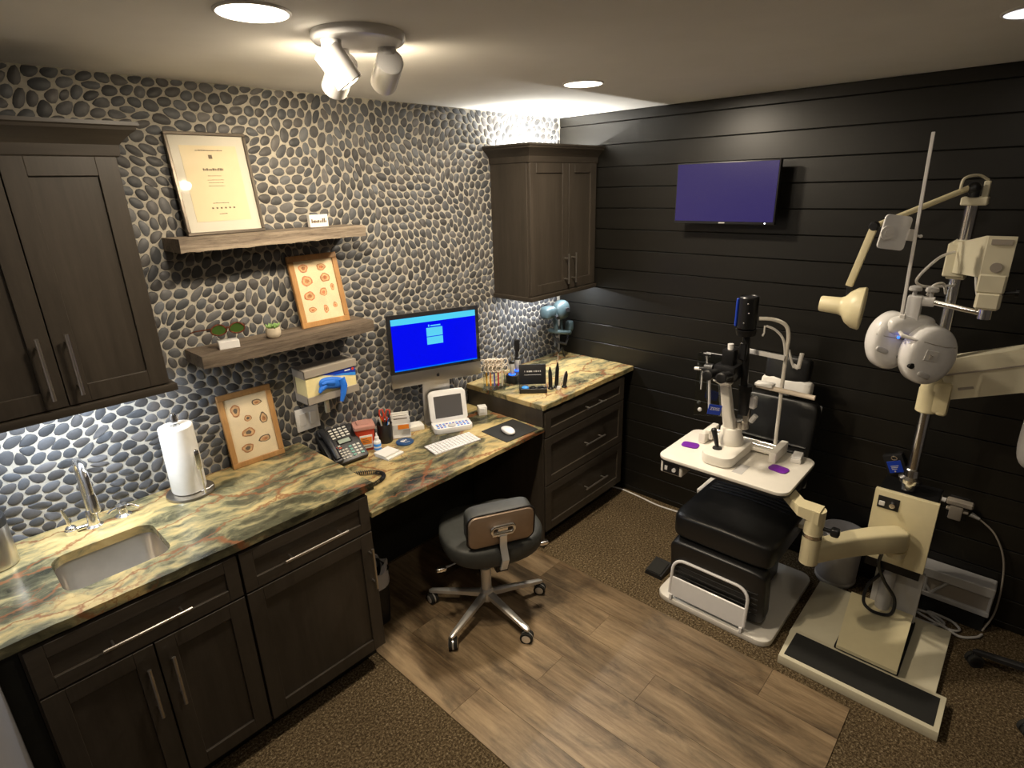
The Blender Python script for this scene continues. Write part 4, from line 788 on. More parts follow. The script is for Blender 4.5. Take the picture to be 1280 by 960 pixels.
for s, y_ in ((1,.0), (-1,-.02)): t.add('lever', MB(F).tube([(s*.08,y_,.375), (s*.22,y_-.03,.362), (s*.25,y_-.035,.36)], .005, 8).pad((s*.262,y_-.038,.36), (.05,.03,.022), .5), 'chrome')

t = Th('office_stool', 'black wheeled stool base standing in the shadow by the shiplap wall', 'stool', (-.36,-2.86,0), 0)
star_base(t, .29, 88, .10, 'black_plastic', 'black_plastic'); t.add('column', MB().cyl((0,0,.1), (0,0,.42), .025), 'black_metal'); t.add('seat', MB().pad((0,0,.46), (.40,.40,.09), .4, 1.0), 'leather')

# ================================================================== waste bin under the desk, cords
t = Th('waste_bin', 'black waste bin with a white liner bag under the desk', 'bin', (-1.928,-.33,0))
t.add('bin', MB().rings([[(x,y,z) for x, y in rrect(w1, w1, .03)] for w1, z in ((.14,0), (.165,.30), (.17,.31), (.155,.31), (.135,.01))]), 'black_plastic')
def bagfn(k, r_, z): return [((r_+.008*math.sin(7*a+k))*math.cos(a)*1.12, (r_+.008*math.sin(5*a+2*k))*math.sin(a)*1.12, z+.012*math.sin(4*a+k)) for a in [2*PI*q/40 for q in range(40)]]
t.add('liner', MB().rings([bagfn(1,.088,.225), bagfn(2,.091,.26), bagfn(3,.090,.305), bagfn(4,.084,.325), bagfn(5,.075,.315), bagfn(6,.068,.25)], cap=False), 'bag')
one('power_cord', MB().tube(spl([Vector(p) for p in ((-.045,-.50,.006), (-.03,-.58,.006), (-.04,-.72,.006), (-.06,-.88,.006), (-.05,-1.05,.006), (-.08,-1.25,.006))], 8), .005, 8), 'white_plastic', 'thin white cord running along the carpet from the drawer cabinet', 'cord')

# ================================================================== exam chair
cy = -1.585
t = Th('exam_chair', 'black upholstered patient examination chair on a white base plate', 'exam chair', (-.53,cy,0))
t.add('base_plate', MB().at(-.53,cy-.002,0).prism(rrect(.655,.572,.06), 0, .032, .008, 2), 'enamel', w=True)
t.add('pedestal', MB().b2((-.60,cy-.14,.03), (-.30,cy+.14,.36), .02, 2), 'black_plastic', w=True)
t.add('seat_frame', MB().b2((-.74,cy-.20,.345), (-.24,cy+.20,.385), .006, 1), 'black_metal', w=True)
def dome(p): return (p[0], p[1], p[2]+(.012*(1-(p[1]/.25)**2) if p[2] > 0 else 0))
t.add('seat', MB().pad((-.555,cy,.435), (.53,.49,.135), .28, .22, 48, 20, fn=dome), 'leather', w=True)
for k in range(7): t.add('seat_rib', MB().tube([(-.30-k*.030,cy-.20+.04*0,.5035), (-.30-k*.030,cy-.1,.513), (-.30-k*.030,cy,.5155), (-.30-k*.030,cy+.1,.513), (-.30-k*.030,cy+.20,.5035)], .008, 8), 'leather', w=True)
Ml = Matrix.Translation((-.775,cy,.215)) @ Matrix.Rotation(R(-9),4,'Y')
t.add('leg_rest', MB(Ml).pad((0,0,0), (.085,.47,.305), .22, .22, 40, 20), 'leather', w=True)
for k in range(5): t.add('leg_rest_rib', MB(Ml).tube([(-.040,-.205,.035-k*.032), (-.0435,0,.035-k*.032), (-.040,.205,.035-k*.032)], .006, 8), 'leather', w=True)
Mf = Matrix.Translation((-.852,cy+.02,.034)) @ Matrix.Rotation(R(6),4,'Y')
ft = t.add('foot_rest', MB(Mf).b2((-.005,-.185,.02), (.005,.185,.125), .003, 1).box((0,-.178,.01), (.02,.014,.03), .002, 1).box((0,.178,.01), (.02,.014,.03), .002, 1), 'white_gloss', w=True)
lp = [(0,-.188,.03), (0,-.188,.12)]+[(0,-.128-.06*math.cos(R(a)), .165+.06*math.sin(R(a))) for a in range(0,91,15)]+[(0,.128+.06*math.sin(R(a)), .165+.06*math.cos(R(a))) for a in range(0,91,15)]+[(0,.188,.12), (0,.188,.03)]
t.add('foot_loop', MB(Mf).tube(lp, .008, 10), 'white_gloss', ft, w=True)
Mk = Matrix.Translation((-.265,cy,.50)) @ Matrix.Rotation(R(11),4,'Y')
t.add('backrest', MB(Mk).pad((0,0,.255), (.10,.385,.47), .22, .22, 40, 20), 'leather', w=True)
for k in range(6): t.add('back_rib', MB(Mk).tube([(-.047,-.17,.09+k*.034), (-.052,0,.09+k*.034), (-.047,.17,.09+k*.034)], .008, 8), 'leather', w=True)
t.add('back_cover', MB(Mk).b2((.045,-.185,.03), (.062,.185,.47), .006, 1), 'white_gloss', w=True)
t.add('head_rest_bar', MB(Mk).box((.03,0,.52), (.02,.05,.14), .003, 1), 'steel', w=True)
t.add('head_rest', MB(Mk).pad((-.015,-.012,.635), (.085,.215,.135), .35, .5, 36, 18), 'leather', w=True)
t.add('paper_strip', MB(Mk).pad((-.02,-.02,.548), (.075,.24,.075), .3, .3, 40, 14, fn=lambda p: (p[0]+.004*math.sin(p[1]*90), p[1], p[2]+.007*math.sin(p[1]*55+1)*math.cos(p[0]*70))), 'paper', w=True)
for s in (-1,1): t.add('arm_bracket', MB().box((-.36,cy+s*.262,.40), (.08,.014,.10), .003, 1).box((-.38,cy+s*.258,.46), (.20,.03,.024), .006, 2), 'enamel' if s > 0 else 'enamel', w=True)
t = Th('foot_pedal', 'flat black foot pedal on the carpet beside the exam chair', 'foot pedal', (-.665,-1.215,0), 0)
t.add('housing', MB().rings([[(-.06,-.05,0), (.06,-.05,0), (.06,.05,0), (-.06,.05,0)], [(-.058,-.048,.022), (.058,-.048,.045), (.058,.048,.045), (-.058,.048,.022)]]), 'black_plastic'); t.add('tread', MB(rot3(0,-10.5,0)).box((0,0,.036), (.10,.08,.006), .002, 1), 'rubber')

# ================================================================== refraction stand
PX, PY = -.335, -2.205
t = Th('refraction_stand', 'cream ophthalmic stand with chrome pole, swing arm and white instrument table', 'instrument stand', (PX,PY,0)); STAND = t
t.add('base_plate', MB().b2((-.695,-2.475,0), (-.215,-1.912,.028), .004, 2), 'cream_pale', w=True)
fb = t.add('foot_bar', MB().prism([(-.892,-2.512), (-.682,-2.512), (-.682,-1.918), (-.892,-1.928)], 0, .045, .005, 2), 'cream_pale', w=True); t.add('foot_mat', MB().b2((-.872,-2.492,.043), (-.705,-1.945,.0475), .001, 1), 'rubber', fb, w=True)
t.add('cover_base', MB().b2((-.690,-2.342,.028), (-.30,-2.098,.062), .002, 1), 'matte_black', w=True)
t.add('cover', MB().rings([[(-.705,-2.338,.062), (-.315,-2.328,.086), (-.315,-2.072,.086), (-.705,-2.108,.062)], [(-.705,-2.338,.078), (-.315,-2.328,.104), (-.315,-2.072,.104), (-.705,-2.108,.078)]]), 'cream', w=True)
t.add('pedestal', MB().b2((-.315,-2.335,.028), (-.30,-2.15,.33), .002, 1).cyl((PX,PY,.028), (PX,PY,.41), .03), 'grey_bin', w=True)
cb = t.add('column_box', MB().b2((-.425,-2.330,.395), (-.400,-2.098,.738), .003, 2), 'cream', w=True); t.add('column_housing', MB().b2((-.400,-2.322,.395), (-.235,-2.106,.728), .003, 1), 'black_metal', w=True); t.add('box_base', MB().b2((-.41,-2.32,.345), (-.235,-2.11,.395), .002, 1), 'black_metal', w=True)
sw = t.add('switch_panel', MB().b2((-.4285,-2.195,.655), (-.4245,-2.115,.712), .001, 1), 'black_plastic', cb, w=True); t.add('rocker_switch', MB().box((-.4305,-2.132,.678), (.005,.022,.022), .002, 1), 'white_gloss', cb, w=True); t.add('dimmer_knob', MB().cyl((-.428,-2.172,.682), (-.443,-2.172,.682), .013, .011), 'chrome', cb, w=True)
# swing arm and instrument table
A0, A1 = Vector((-.475,-2.222,.555)), Vector((-.795,-1.962,.545)); dd = (A1-A0); nn = Vector((-dd.y, dd.x, 0)).normalized(); rg = []
for u, w1, h1, off, dz in ((-.08,.022,.036,0,0), (-.05,.036,.046,0,0), (.0,.042,.050,0,0), (.25,.040,.050,.012,.001), (.5,.037,.049,.016,.0), (.75,.034,.047,.010,-.002), (1.0,.032,.046,0,-.003), (1.06,.028,.040,0,-.003)):
    c = A0+dd*u-nn*off+Vector((0,0,dz)); v = []
    for x, z in rrect(2*w1, 2*h1, .016, 3): v.append(c+nn*x+Vector((0,0,z)))
    rg.append(v)
arm = t.add('swing_arm', MB().rings(rg), 'cream', w=True)
t.add('arm_pivot', MB().cyl((-.47,-2.222,.47), (-.47,-2.222,.50), .036).cyl((-.40,-2.222,.545), (-.47,-2.222,.545), .03), 'cream', w=True)
t.add('table_column', MB().cyl((A1.x,A1.y,.497), (A1.x,A1.y,.625), .037).cyl((A1.x,A1.y,.640), (A1.x,A1.y,.752), .037), 'cream', w=True); t.add('column_ring', MB().cyl((A1.x,A1.y,.624), (A1.x,A1.y,.641), .0385, n=28), 'chrome', w=True)
t.add('lock_knob', MB().cyl((A1.x-.0,A1.y-.034,.672), (A1.x+.006,A1.y-.062,.67), .008).pad((A1.x+.01,A1.y-.078,.668), (.034,.034,.038), .5), 'black_plastic', w=True)
t.add('table_bracket', MB().rings([[(A1.x-.036,A1.y-.02,.70), (A1.x+.036,A1.y-.02,.70), (A1.x+.036,A1.y-.02,.756), (A1.x-.036,A1.y-.02,.756)], [(A1.x-.036,A1.y+.06,.715), (A1.x+.036,A1.y+.06,.715), (A1.x+.036,A1.y+.06,.758), (A1.x-.036,A1.y+.06,.758)], [(-.70,-1.74,.755), (-.60,-1.74,.755), (-.60,-1.74,.775), (-.70,-1.74,.775)]]).box((A1.x,A1.y-.01,.757), (.05,.022,.004), .001, 1), 'cream', w=True)
TB = (-.643,-1.557)
tb = t.add('table_top', MB().at(TB[0],TB[1],0).prism(rrect(.418,.598,.05), .784, .80, .005, 2), 'enamel', w=True); t.add('table_edge', MB().at(TB[0],TB[1],0).prism(rrect(.412,.592,.05), .772, .785), 'black_plastic', tb, w=True)
pw = t.add('power_box', MB().b2((-.835,-1.385,.712), (-.70,-1.275,.772), .004, 1), 'enamel', tb, w=True)
t.add('power_panel', MB().b2((-.8375,-1.372,.718), (-.8345,-1.288,.766)), 'black_plastic', tb, w=True); t.add('power_switch', MB().box((-.839,-1.305,.742), (.004,.014,.022), .001, 1).cyl((-.838,-1.348,.742), (-.846,-1.348,.742), .010), 'white_gloss', tb, w=True)
t.add('table_slot', MB().box((-.742,-1.622,.8004), (.10,.045,.001)), 'grey_bin', tb, w=True)
# pole, counterbalance arm
t.add('pole', MB().cyl((PX,PY,.735), (PX,PY,1.93), .0215, n=24), 'chrome', w=True)
t.add('pole_collar', MB().lathe([(.030,.735), (.030,.765), (.044,.772), (.046,.79), (.030,.80), (.027,.83), (.0222,.835)], (PX,PY,0)), 'chrome', w=True)
t.add('pole_joint', MB().lathe([(.034,1.10), (.040,1.105), (.040,1.20), (.037,1.205), (.037,1.245), (.030,1.255)], (PX,PY,0)).b2((PX-.035,PY-.07,1.11), (PX+.035,PY,1.24), .012, 2).pad((PX-.01,PY-.052,1.118), (.05,.04,.035), .6), 'cream', w=True)
d = Vector((0,-.62,.23)); rg = []
for u in (0,1):
    c = Vector((PX+.035,PY-.03,1.245))+d*u; rg.append([c+Vector((-.045,0,-.088)), c+Vector((.045,0,-.088)), c+Vector((.045,0,.088)), c+Vector((-.045,0,.088))])
ca = t.add('counterbalance_arm', MB().rings(rg), 'cream_pale', w=True)
rg = []
for u in (.0,1.0):
    c = Vector((PX+.035-.0465,PY-.03,1.245))+d*u; rg.append([c+Vector((-.002,0,.02)), c+Vector((.003,0,.02)), c+Vector((.003,0,.026)), c+Vector((-.002,0,.026))])
t.add('arm_groove', MB().rings(rg), 'grey_card', ca, w=True); t.add('arm_badge', MB().box(Vector((PX+.035-.046,PY-.03,1.245))+d*.13+Vector((0,0,-.045)), (.003,.05,.010), .001, 1, r=(-20,0,0)), 'grey_card', ca, w=True)
t.add('arm_instrument', MB().pad((-.50,-2.585,1.15), (.16,.16,.26), .6), 'grey_bin', w=True)
# phoropter arm
t.add('arm_clamp', MB().b2((PX-.05,PY-.028,1.665), (PX+.03,PY+.042,1.79), .004, 1).b2((PX-.04,PY-.03,1.655), (PX+.03,PY+.03,1.80), .004, 1), 'cream_pale', w=True)
rg = [[(PX-.03,PY+.02,1.68), (PX-.03,PY-.035,1.68), (PX-.03,PY-.035,1.79), (PX-.03,PY+.02,1.79)], [(-.60,-2.285,1.70), (-.60,-2.36,1.70), (-.60,-2.36,1.838), (-.60,-2.285,1.838)], [(-.655,-2.295,1.705), (-.655,-2.368,1.705), (-.655,-2.368,1.842), (-.655,-2.295,1.842)]]
ha = t.add('phoropter_arm', MB().rings(rg).b2((-.66,-2.368,1.655), (-.59,-2.292,1.72), .006, 1).b2((-.662,-2.366,1.60), (-.595,-2.297,1.66), .008, 1), 'cream_pale', w=True)
t.add('arm_cap', MB().b2((-.660,-2.36,1.815), (-.652,-2.305,1.832)), 'grey_card', ha, w=True); t.add('arm_button', MB().cyl((-.656,-2.332,1.742), (-.662,-2.332,1.742), .016), 'grey_card', ha, w=True); t.add('arm_knob', MB().cyl((-.62,-2.366,1.655), (-.62,-2.40,1.66), .007).cyl((-.62,-2.395,1.66), (-.62,-2.405,1.66), .014), 'black_metal', w=True)
t.add('drop_post', MB().cyl((-.625,-2.330,1.565), (-.625,-2.330,1.602), .020), 'chrome', w=True); t.add('cross_rod', MB().cyl((-.625,-2.325,1.583), (-.628,-2.175,1.607), .0095, n=14), 'chrome', w=True)
for k, P_ in enumerate(([(-.40,-2.19,1.76), (-.46,-2.15,1.74), (-.48,-2.10,1.66), (-.44,-2.13,1.63), (PX-.02,PY,1.63)], [(-.52,-2.275,1.79), (-.56,-2.275,1.74), (-.58,-2.29,1.66), (-.61,-2.315,1.60)], [(-.63,-2.16,1.63), (-.60,-2.17,1.66), (-.54,-2.19,1.66), (-.50,-2.20,1.62)])):
    t.add('cable', MB().tube(spl([Vector(p) for p in P_], 8), .0052, 8), 'white_plastic', w=True)
# lamp arm on top of the pole
t = Th('exam_lamp', 'cream jointed examination lamp with bell head on top of the chrome pole', 'lamp', (PX,PY,1.93))
t.add('clamp', MB().b2((PX-.04,PY-.045,1.925), (PX+.035,PY+.035,1.955), .004, 1).b2((PX-.01,PY-.04,1.95), (PX+.02,PY-.02,2.01), .003, 1), 'cream_pale', w=True)
t.add('knuckle', MB().cyl((PX-.03,PY,1.955), (PX-.03,PY,1.985), .018).ell((PX-.03,PY+.004,1.985), (.024,.024,.022)), 'black_plastic', w=True)
J0, J1, J2 = Vector((PX-.04,PY+.02,1.985)), Vector((-.56,-1.945,1.858)), Vector((-.56,-1.893,1.628))
t.add('upper_arm', MB().cyl(J0, J1, .0105, n=14), 'cream', w=True); t.add('lower_arm', MB().box((J1+J2)/2, (.020,.026,(J2-J1).length), .004, 2, r=(math.degrees(math.atan2(-(J2-J1).y,-(J2-J1).z))*-1,0,0)), 'cream', w=True)
t.add('elbow', MB().ell(J1, .019).cyl(J1+Vector((-.02,0,0)), J1+Vector((.02,0,0)), .013), 'black_plastic', w=True)
t.add('strap_cable', MB().tube(spl([Vector(p) for p in (J0+Vector((-.02,.02,.0)), J0+Vector((-.015,.015,.035)), Vector((PX-.02,PY,2.03)), Vector((PX+.005,PY-.03,2.012)))], 6), .005, 8), 'cream_pale', w=True)
hc = Vector((-.56,-1.905,1.545)); ax = Vector((.12,-.985,-.05)).normalized(); mb = MB().tube([hc-ax*.105, hc-ax*.10, hc-ax*.035, hc-ax*.02, hc-ax*.005, hc+ax*.02, hc+ax*.045, hc+ax*.05, hc+ax*.046, hc+ax*.02], [.028,.0315,.034,.040,.062,.080,.085,.081,.076,.05], 32)
sh = t.add('lamp_head', mb, 'cream', w=True); t.add('head_yoke', MB().box(J2+Vector((0,-.004,-.02)), (.02,.02,.035), .003, 1), 'black_plastic', w=True)
for k in range(6):
    a = R(60*k); u = ax.orthogonal().normalized(); v = ax.cross(u); p = hc-ax*.1055+u*math.cos(a)*.018+v*math.sin(a)*.018; t.add('vent_slot', MB().cyl(p, p-ax*.0015, .0045, n=8), 'matte_black', sh, w=True)

# phoropter with near-point rod
t = Th('phoropter', 'white twin-lobed phoropter head hanging from the cream stand arm', 'phoropter', (-.625,-2.14,1.30))
def lobe(y, z, ry, rz_, tilt):
    M = Matrix.Translation((-.628,y,z)) @ rot3(0,0,-46) @ Matrix.Rotation(R(tilt),4,'Y')      # local -y faces the room
    return M
lobes = [(-2.074,1.449,.082,.110,-14,-1), (-2.197,1.414,.095,.110,-22,1)]
PR = ((.0,-.044), (.4,-.043), (.70,-.040), (.88,-.034), (.97,-.024), (1.0,-.010))
def front(x, z, rx_, rz_):
    k = min(1, math.hypot(x/rx_, z/rz_))
    for (a, ya), (b, yb) in zip(PR, PR[1:]):
        if k <= b: return ya+(yb-ya)*(k-a)/(b-a)
spec = [((.018,-.052), (-.050,-.026), [(-.074,.034), (-.05,.028), (-.01,.020), (.03,.012), (.06,.008)]), ((-.076,-.030), (-.028,-.066), [(-.05,.060), (-.01,.048), (.03,.038), (.07,.033), (.088,.033)])]
for (y, z, rx_, rz_, tl, s), (ap, wn, sm) in zip(lobes, spec):
    M = lobe(y, z, rx_, rz_, 0); h_ = t.add('lens_housing', MB(M).rings([[(rx_*k*math.cos(a), yy, rz_*k*math.sin(a)) for a in [2*PI*q/40 for q in range(40)]] for k, yy in ((.55,.038), (.90,.034), (1.0,.018), (1.0,-.010), (.97,-.024), (.88,-.034), (.70,-.040), (.4,-.043))]), 'white_gloss', w=True)
    t.add('seam', MB(M).tube([(x, front(x, zz, rx_, rz_)-.0005, zz) for x, zz in sm], .0014, 6), 'grey_card', h_, w=True)
    yf = front(*ap, rx_, rz_); t.add('aperture', MB(M).cyl((ap[0],yf+.012,ap[1]), (ap[0],yf-.003,ap[1]), .0105, n=18), 'matte_black', h_, w=True)
    yf = front(*wn, rx_, rz_); t.add('scale_window', MB(M).pad((wn[0],yf+.001,wn[1]), (.050,.012,.020), .6, r=(0,24,0)), 'grey_bin', h_, w=True)
M = lobe(*lobes[1][:4], 0); t.add('badge', MB(M).box((-.018,-.0435,.008), (.046,.003,.038), .001, 1, r=(0,12,0)), 'white_plastic', w=True); t.add('badge_triangle', MB(M).tube([(-.026,-.0462,.014), (-.024,-.0462,-.002), (-.012,-.0462,.006)], .0013, 6, closed=True), 'grey_card', w=True)
t.add('top_cover', MB(Matrix.Translation((-.628,-2.13,1.515)) @ rot3(0,0,-46)).pad((0,.004,.0), (.17,.07,.075), .7).pad((.06,.0,-.03), (.14,.07,.09), .8, r=(0,30,0)), 'white_gloss', w=True)
t.add('bracket', MB().b2((-.65,-2.150,1.535), (-.605,-2.105,1.625), .006, 2).cyl((-.628,-2.125,1.607), (-.628,-2.185,1.607), .018), 'white_gloss', w=True)
for y in (-2.122,-2.172): t.add('clamp_knob', MB().cyl((-.628,y,1.618), (-.628,y,1.642), .007).lathe([(.019,1.642), (.021,1.646), (.019,1.656), (.010,1.660)], (-.628,y,0)), 'grey_bin', w=True)
t.add('rod_socket', MB().b2((-.675,-2.115,1.475), (-.655,-2.095,1.56), .003, 1).tube([(-.68,-2.105,1.50), (-.70,-2.12,1.49), (-.70,-2.165,1.48)], [.006,.008,.004], 8), 'white_plastic', w=True); t.add('indicator', MB().ell((-.690,-2.108,1.478), .005, 10, 6), 'blue_led', w=True)
t.add('near_rod', MB().box((-.665,-2.0945,1.86), (.010,.010,.62), .001, 1, r=(-1.2,0,0)), 'white_plastic', w=True)
Mn = Matrix.Translation((-.672,-2.032,1.846)) @ rot3(0,0,-46) @ rot3(0,8,0)
nc = t.add('near_card', MB(Mn @ Matrix.Rotation(R(90),4,'X')).prism(rrect(.098,.118,.014), -.004, .004, .001, 1), 'white_gloss', w=True); t.add('card_hub', MB(Mn).cyl((-.030,-.004,-.004), (-.030,-.010,-.004), .024, n=24).cyl((-.030,-.009,-.004), (-.030,-.012,-.004), .012, n=8), 'white_plastic', nc, w=True)
t.add('card_clip', MB(Mn).box((.058,.0,-.002), (.03,.024,.04), .004, 2).cyl((.07,-.008,-.002), (.088,-.012,-.002), .004).ell((.09,-.012,-.002), .006), 'white_plastic', nc, w=True)

# ================================================================== slit lamp on the instrument table
TZ = .80
t = Th('slit_lamp', 'cream and black slit lamp microscope standing on the white instrument table', 'slit lamp', (-.60,-1.53,TZ))
t.add('cross_slide', MB().b2((-.545,-1.70,TZ+.012), (-.47,-1.36,TZ+.03), .003, 1), 'enamel', w=True)
for y in (-1.365,-1.705): t.add('rail_cover', MB().b2((-.60,y-.017,TZ), (-.43,y+.017,TZ+.055), .008, 2), 'enamel', w=True)
for x in (-.49,-.53): t.add('rail', MB().cyl((x,-1.70,TZ+.042), (x,-1.37,TZ+.042), .006, n=12), 'chrome', w=True)
t.add('base', MB().at(-.645,-1.515,0).prism([(x, y) for x, y in rrect(.30,.15,.05)], TZ+.002, TZ+.05, .010, 2), 'enamel', w=True)
t.add('joystick_guard', MB().b2((-.615,-1.425,TZ+.04), (-.56,-1.405,TZ+.10), .006, 2).b2((-.66,-1.43,TZ+.085), (-.56,-1.405,TZ+.105), .006, 2), 'enamel', w=True)
t.add('joystick', MB().lathe([(.022,TZ+.05), (.020,TZ+.056), (.010,TZ+.060)], (-.705,-1.49,0)).tube([(-.705,-1.49,TZ+.055), (-.70,-1.478,TZ+.09), (-.695,-1.462,TZ+.135), (-.694,-1.459,TZ+.142)], [.008,.011,.014,.008], 14), 'black_plastic', w=True)
t.add('turntable', MB().lathe([(.058,TZ+.048), (.060,TZ+.055), (.056,TZ+.085), (.050,TZ+.095), (.048,TZ+.125), (.044,TZ+.13)], (-.60,-1.507,0), 32), 'enamel', w=True)
t.add('column', MB().rings([[(-.60+x, -1.503+y, TZ+.12) for x, y in rrect(.062,.056,.012)], [(-.62+x, -1.492+y, TZ+.20) for x, y in rrect(.048,.046,.01)], [(-.63+x, -1.470+y, TZ+.34) for x, y in rrect(.042,.042,.01)], [(-.65+x, -1.468+y, TZ+.365) for x, y in rrect(.07,.085,.02)], [(-.65+x, -1.468+y, TZ+.38) for x, y in rrect(.07,.085,.02)]]), 'enamel', w=True)
t.add('lamp_foot', MB().lathe([(.034,TZ+.125), (.034,TZ+.16), (.022,TZ+.165)], (-.57,-1.54,0)).b2((-.59,-1.575,TZ+.14), (-.55,-1.545,TZ+.235), .006, 1), 'steel', w=True)
t.add('illumination_tube', MB().cyl((-.575,-1.548,TZ+.20), (-.59,-1.548,TZ+.32), .026).cyl((-.59,-1.548,TZ+.318), (-.59,-1.548,TZ+.345), .030), 'black_metal', w=True)
t.add('mirror_housing', MB().box((-.575,-1.585,TZ+.265), (.035,.03,.06), .006, 1).cyl((-.58,-1.585,TZ+.17), (-.58,-1.605,TZ+.205), .012), 'grey_bin', w=True)
mc = t.add('microscope_body', MB().b2((-.70,-1.53,TZ+.375), (-.60,-1.43,TZ+.45), .014, 2).b2((-.675,-1.51,TZ+.44), (-.615,-1.455,TZ+.52), .01, 2).b2((-.655,-1.40,TZ+.47), (-.64,-1.36,TZ+.482), .002, 1).b2((-.65,-1.46,TZ+.472), (-.635,-1.37,TZ+.486), .002, 1), 'black_metal', w=True)
for y in (-1.508,-1.445):
    t.add('eyepiece', MB().tube([(-.69,y,TZ+.41), (-.735,y+.004,TZ+.415), (-.745,y+.004,TZ+.416), (-.775,y+.006,TZ+.418), (-.778,y+.006,TZ+.418)], [.020,.020,.024,.024,.018], 18), 'black_plastic', mc, w=True)
t.add('drum_knob', MB().cyl((-.645,-1.415,TZ+.41), (-.645,-1.375,TZ+.405), .026).cyl((-.645,-1.375,TZ+.405), (-.645,-1.345,TZ+.40), .008), 'black_plastic', mc, w=True); t.add('knob_tip', MB().cyl((-.645,-1.355,TZ+.40), (-.645,-1.322,TZ+.396), .008), 'white_gloss', mc, w=True); t.add('magnification_knob', MB().cyl((-.655,-1.487,TZ+.515), (-.655,-1.485,TZ+.545), .013), 'white_gloss', mc, w=True)
t.add('hanging_rod', MB().cyl((-.64,-1.372,TZ+.47), (-.645,-1.385,TZ+.39), .004, n=8).cyl((-.645,-1.36,TZ+.39), (-.65,-1.362,TZ+.30), .0035, n=8).cyl((-.645,-1.395,TZ+.38), (-.645,-1.41,TZ+.205), .006, n=10).ell((-.65,-1.365,TZ+.198), .010, 12, 8), 'grey_bin', w=True)
t.add('lamp_neck', MB().cyl((-.60,-1.545,TZ+.33), (-.61,-1.532,TZ+.60), .016).b2((-.635,-1.548,TZ+.47), (-.595,-1.515,TZ+.555), .006, 1).cyl((-.61,-1.53,TZ+.585), (-.612,-1.529,TZ+.612), .040, .046), 'black_metal', w=True)
lh = t.add('lamp_housing', MB().lathe([(.034,TZ+.612), (.041,TZ+.618), (.041,TZ+.752), (.036,TZ+.758), (.034,TZ+.755), (.001,TZ+.752)], (-.613,-1.529,0), 28), 'black_metal', w=True)
t.add('blue_stripe', MB().box((-.634,-1.4905,TZ+.685), (.016,.010,.125), .003, 1, r=(0,0,-28)), 'blue_print', lh, w=True); t.add('housing_screw', MB().ell((-.652,-1.541,TZ+.73), .004, 8, 6).ell((-.654,-1.531,TZ+.645), .004, 8, 6).ell((-.650,-1.547,TZ+.69), .004, 8, 6), 'chrome', lh, w=True)
cd = t.add('brand_card', MB(Matrix.Translation((-.668,-1.445,TZ+.222)) @ rot3(0,0,-47)).box((0,0,0), (.062,.003,.048), .0006, 1, r=(0,10,0)), 'blue_print', w=True)
t.add('brand_name', text_mb('ZEISS', .020, Matrix.Translation((-.668,-1.445,TZ+.226)) @ rot3(0,0,-47) @ rot3(0,10,0) @ Matrix.Translation((0,-.002,0)) @ Matrix.Rotation(R(90),4,'X')), 'white_plastic', cd, w=True)
# head support
t.add('support_post', MB().tube(spl([Vector(p) for p in ((-.475,-1.675,TZ+.02), (-.50,-1.678,TZ+.30), (-.52,-1.682,TZ+.50), (-.53,-1.685,TZ+.585), (-.545,-1.672,TZ+.635), (-.575,-1.63,TZ+.66), (-.60,-1.575,TZ+.662))], 8), .0085, 12), 'enamel', w=True)
t.add('support_post', MB().tube(spl([Vector(p) for p in ((-.52,-1.683,TZ+.46), (-.535,-1.670,TZ+.56), (-.56,-1.64,TZ+.61), (-.585,-1.605,TZ+.63))], 8), .0055, 10).tube(spl([Vector(p) for p in ((-.515,-1.69,TZ+.52), (-.51,-1.705,TZ+.47), (-.50,-1.716,TZ+.44))], 6), .0055, 8).cyl((-.50,-1.712,TZ+.45), (-.50,-1.735,TZ+.44), .009).cyl((-.50,-1.735,TZ+.44), (-.505,-1.743,TZ+.51), .009).tube([(-.59,-1.60,TZ+.632), (-.592,-1.602,TZ+.60), (-.595,-1.597,TZ+.585)], .004, 8), 'white_plastic', w=True)
t.add('brow_band', MB().box((-.545,-1.605,TZ+.492), (.012,.165,.022), .003, 2, r=(2.5,0,0)), 'white_gloss', w=True)
t.add('chin_bar', MB().cyl((-.53,-1.575,TZ+.335), (-.52,-1.825,TZ+.325), .011, n=14), 'ring_cream', w=True); t.add('chin_rest', MB().box((-.525,-1.61,TZ+.345), (.05,.08,.014), .005, 2), 'white_plastic', w=True)
t.add('breath_shield', MB(Matrix.Translation((-.58,-1.395,TZ+.31)) @ rot3(0,0,-62)).box((0,0,0), (.17,.003,.32), .001, 1), 'acrylic', w=True)
one('tonometer_pad', MB().prism(rrect(.062,.082,.02), 0, .005, .002, 2), 'purple', 'purple cleaning pad on the instrument table beside the joystick guard', 'pad', (-.655,-1.335,TZ+.0005), 10)
one('tonometer_pad', MB().prism(rrect(.062,.082,.02), 0, .005, .002, 2), 'purple', 'purple cleaning pad on the instrument table beside the swing arm', 'pad', (-.640,-1.752,TZ+.0005), -8)
t = Th('lens_box', 'small white flip box on the back corner of the instrument table', 'box', (-.490,-1.782,TZ), 8); t.add('body', MB().box((0,0,.009), (.085,.045,.018), .003, 2), 'white_plastic'); t.add('lid', MB().box((0,0,.022), (.08,.04,.009), .003, 2), 'white_gloss')

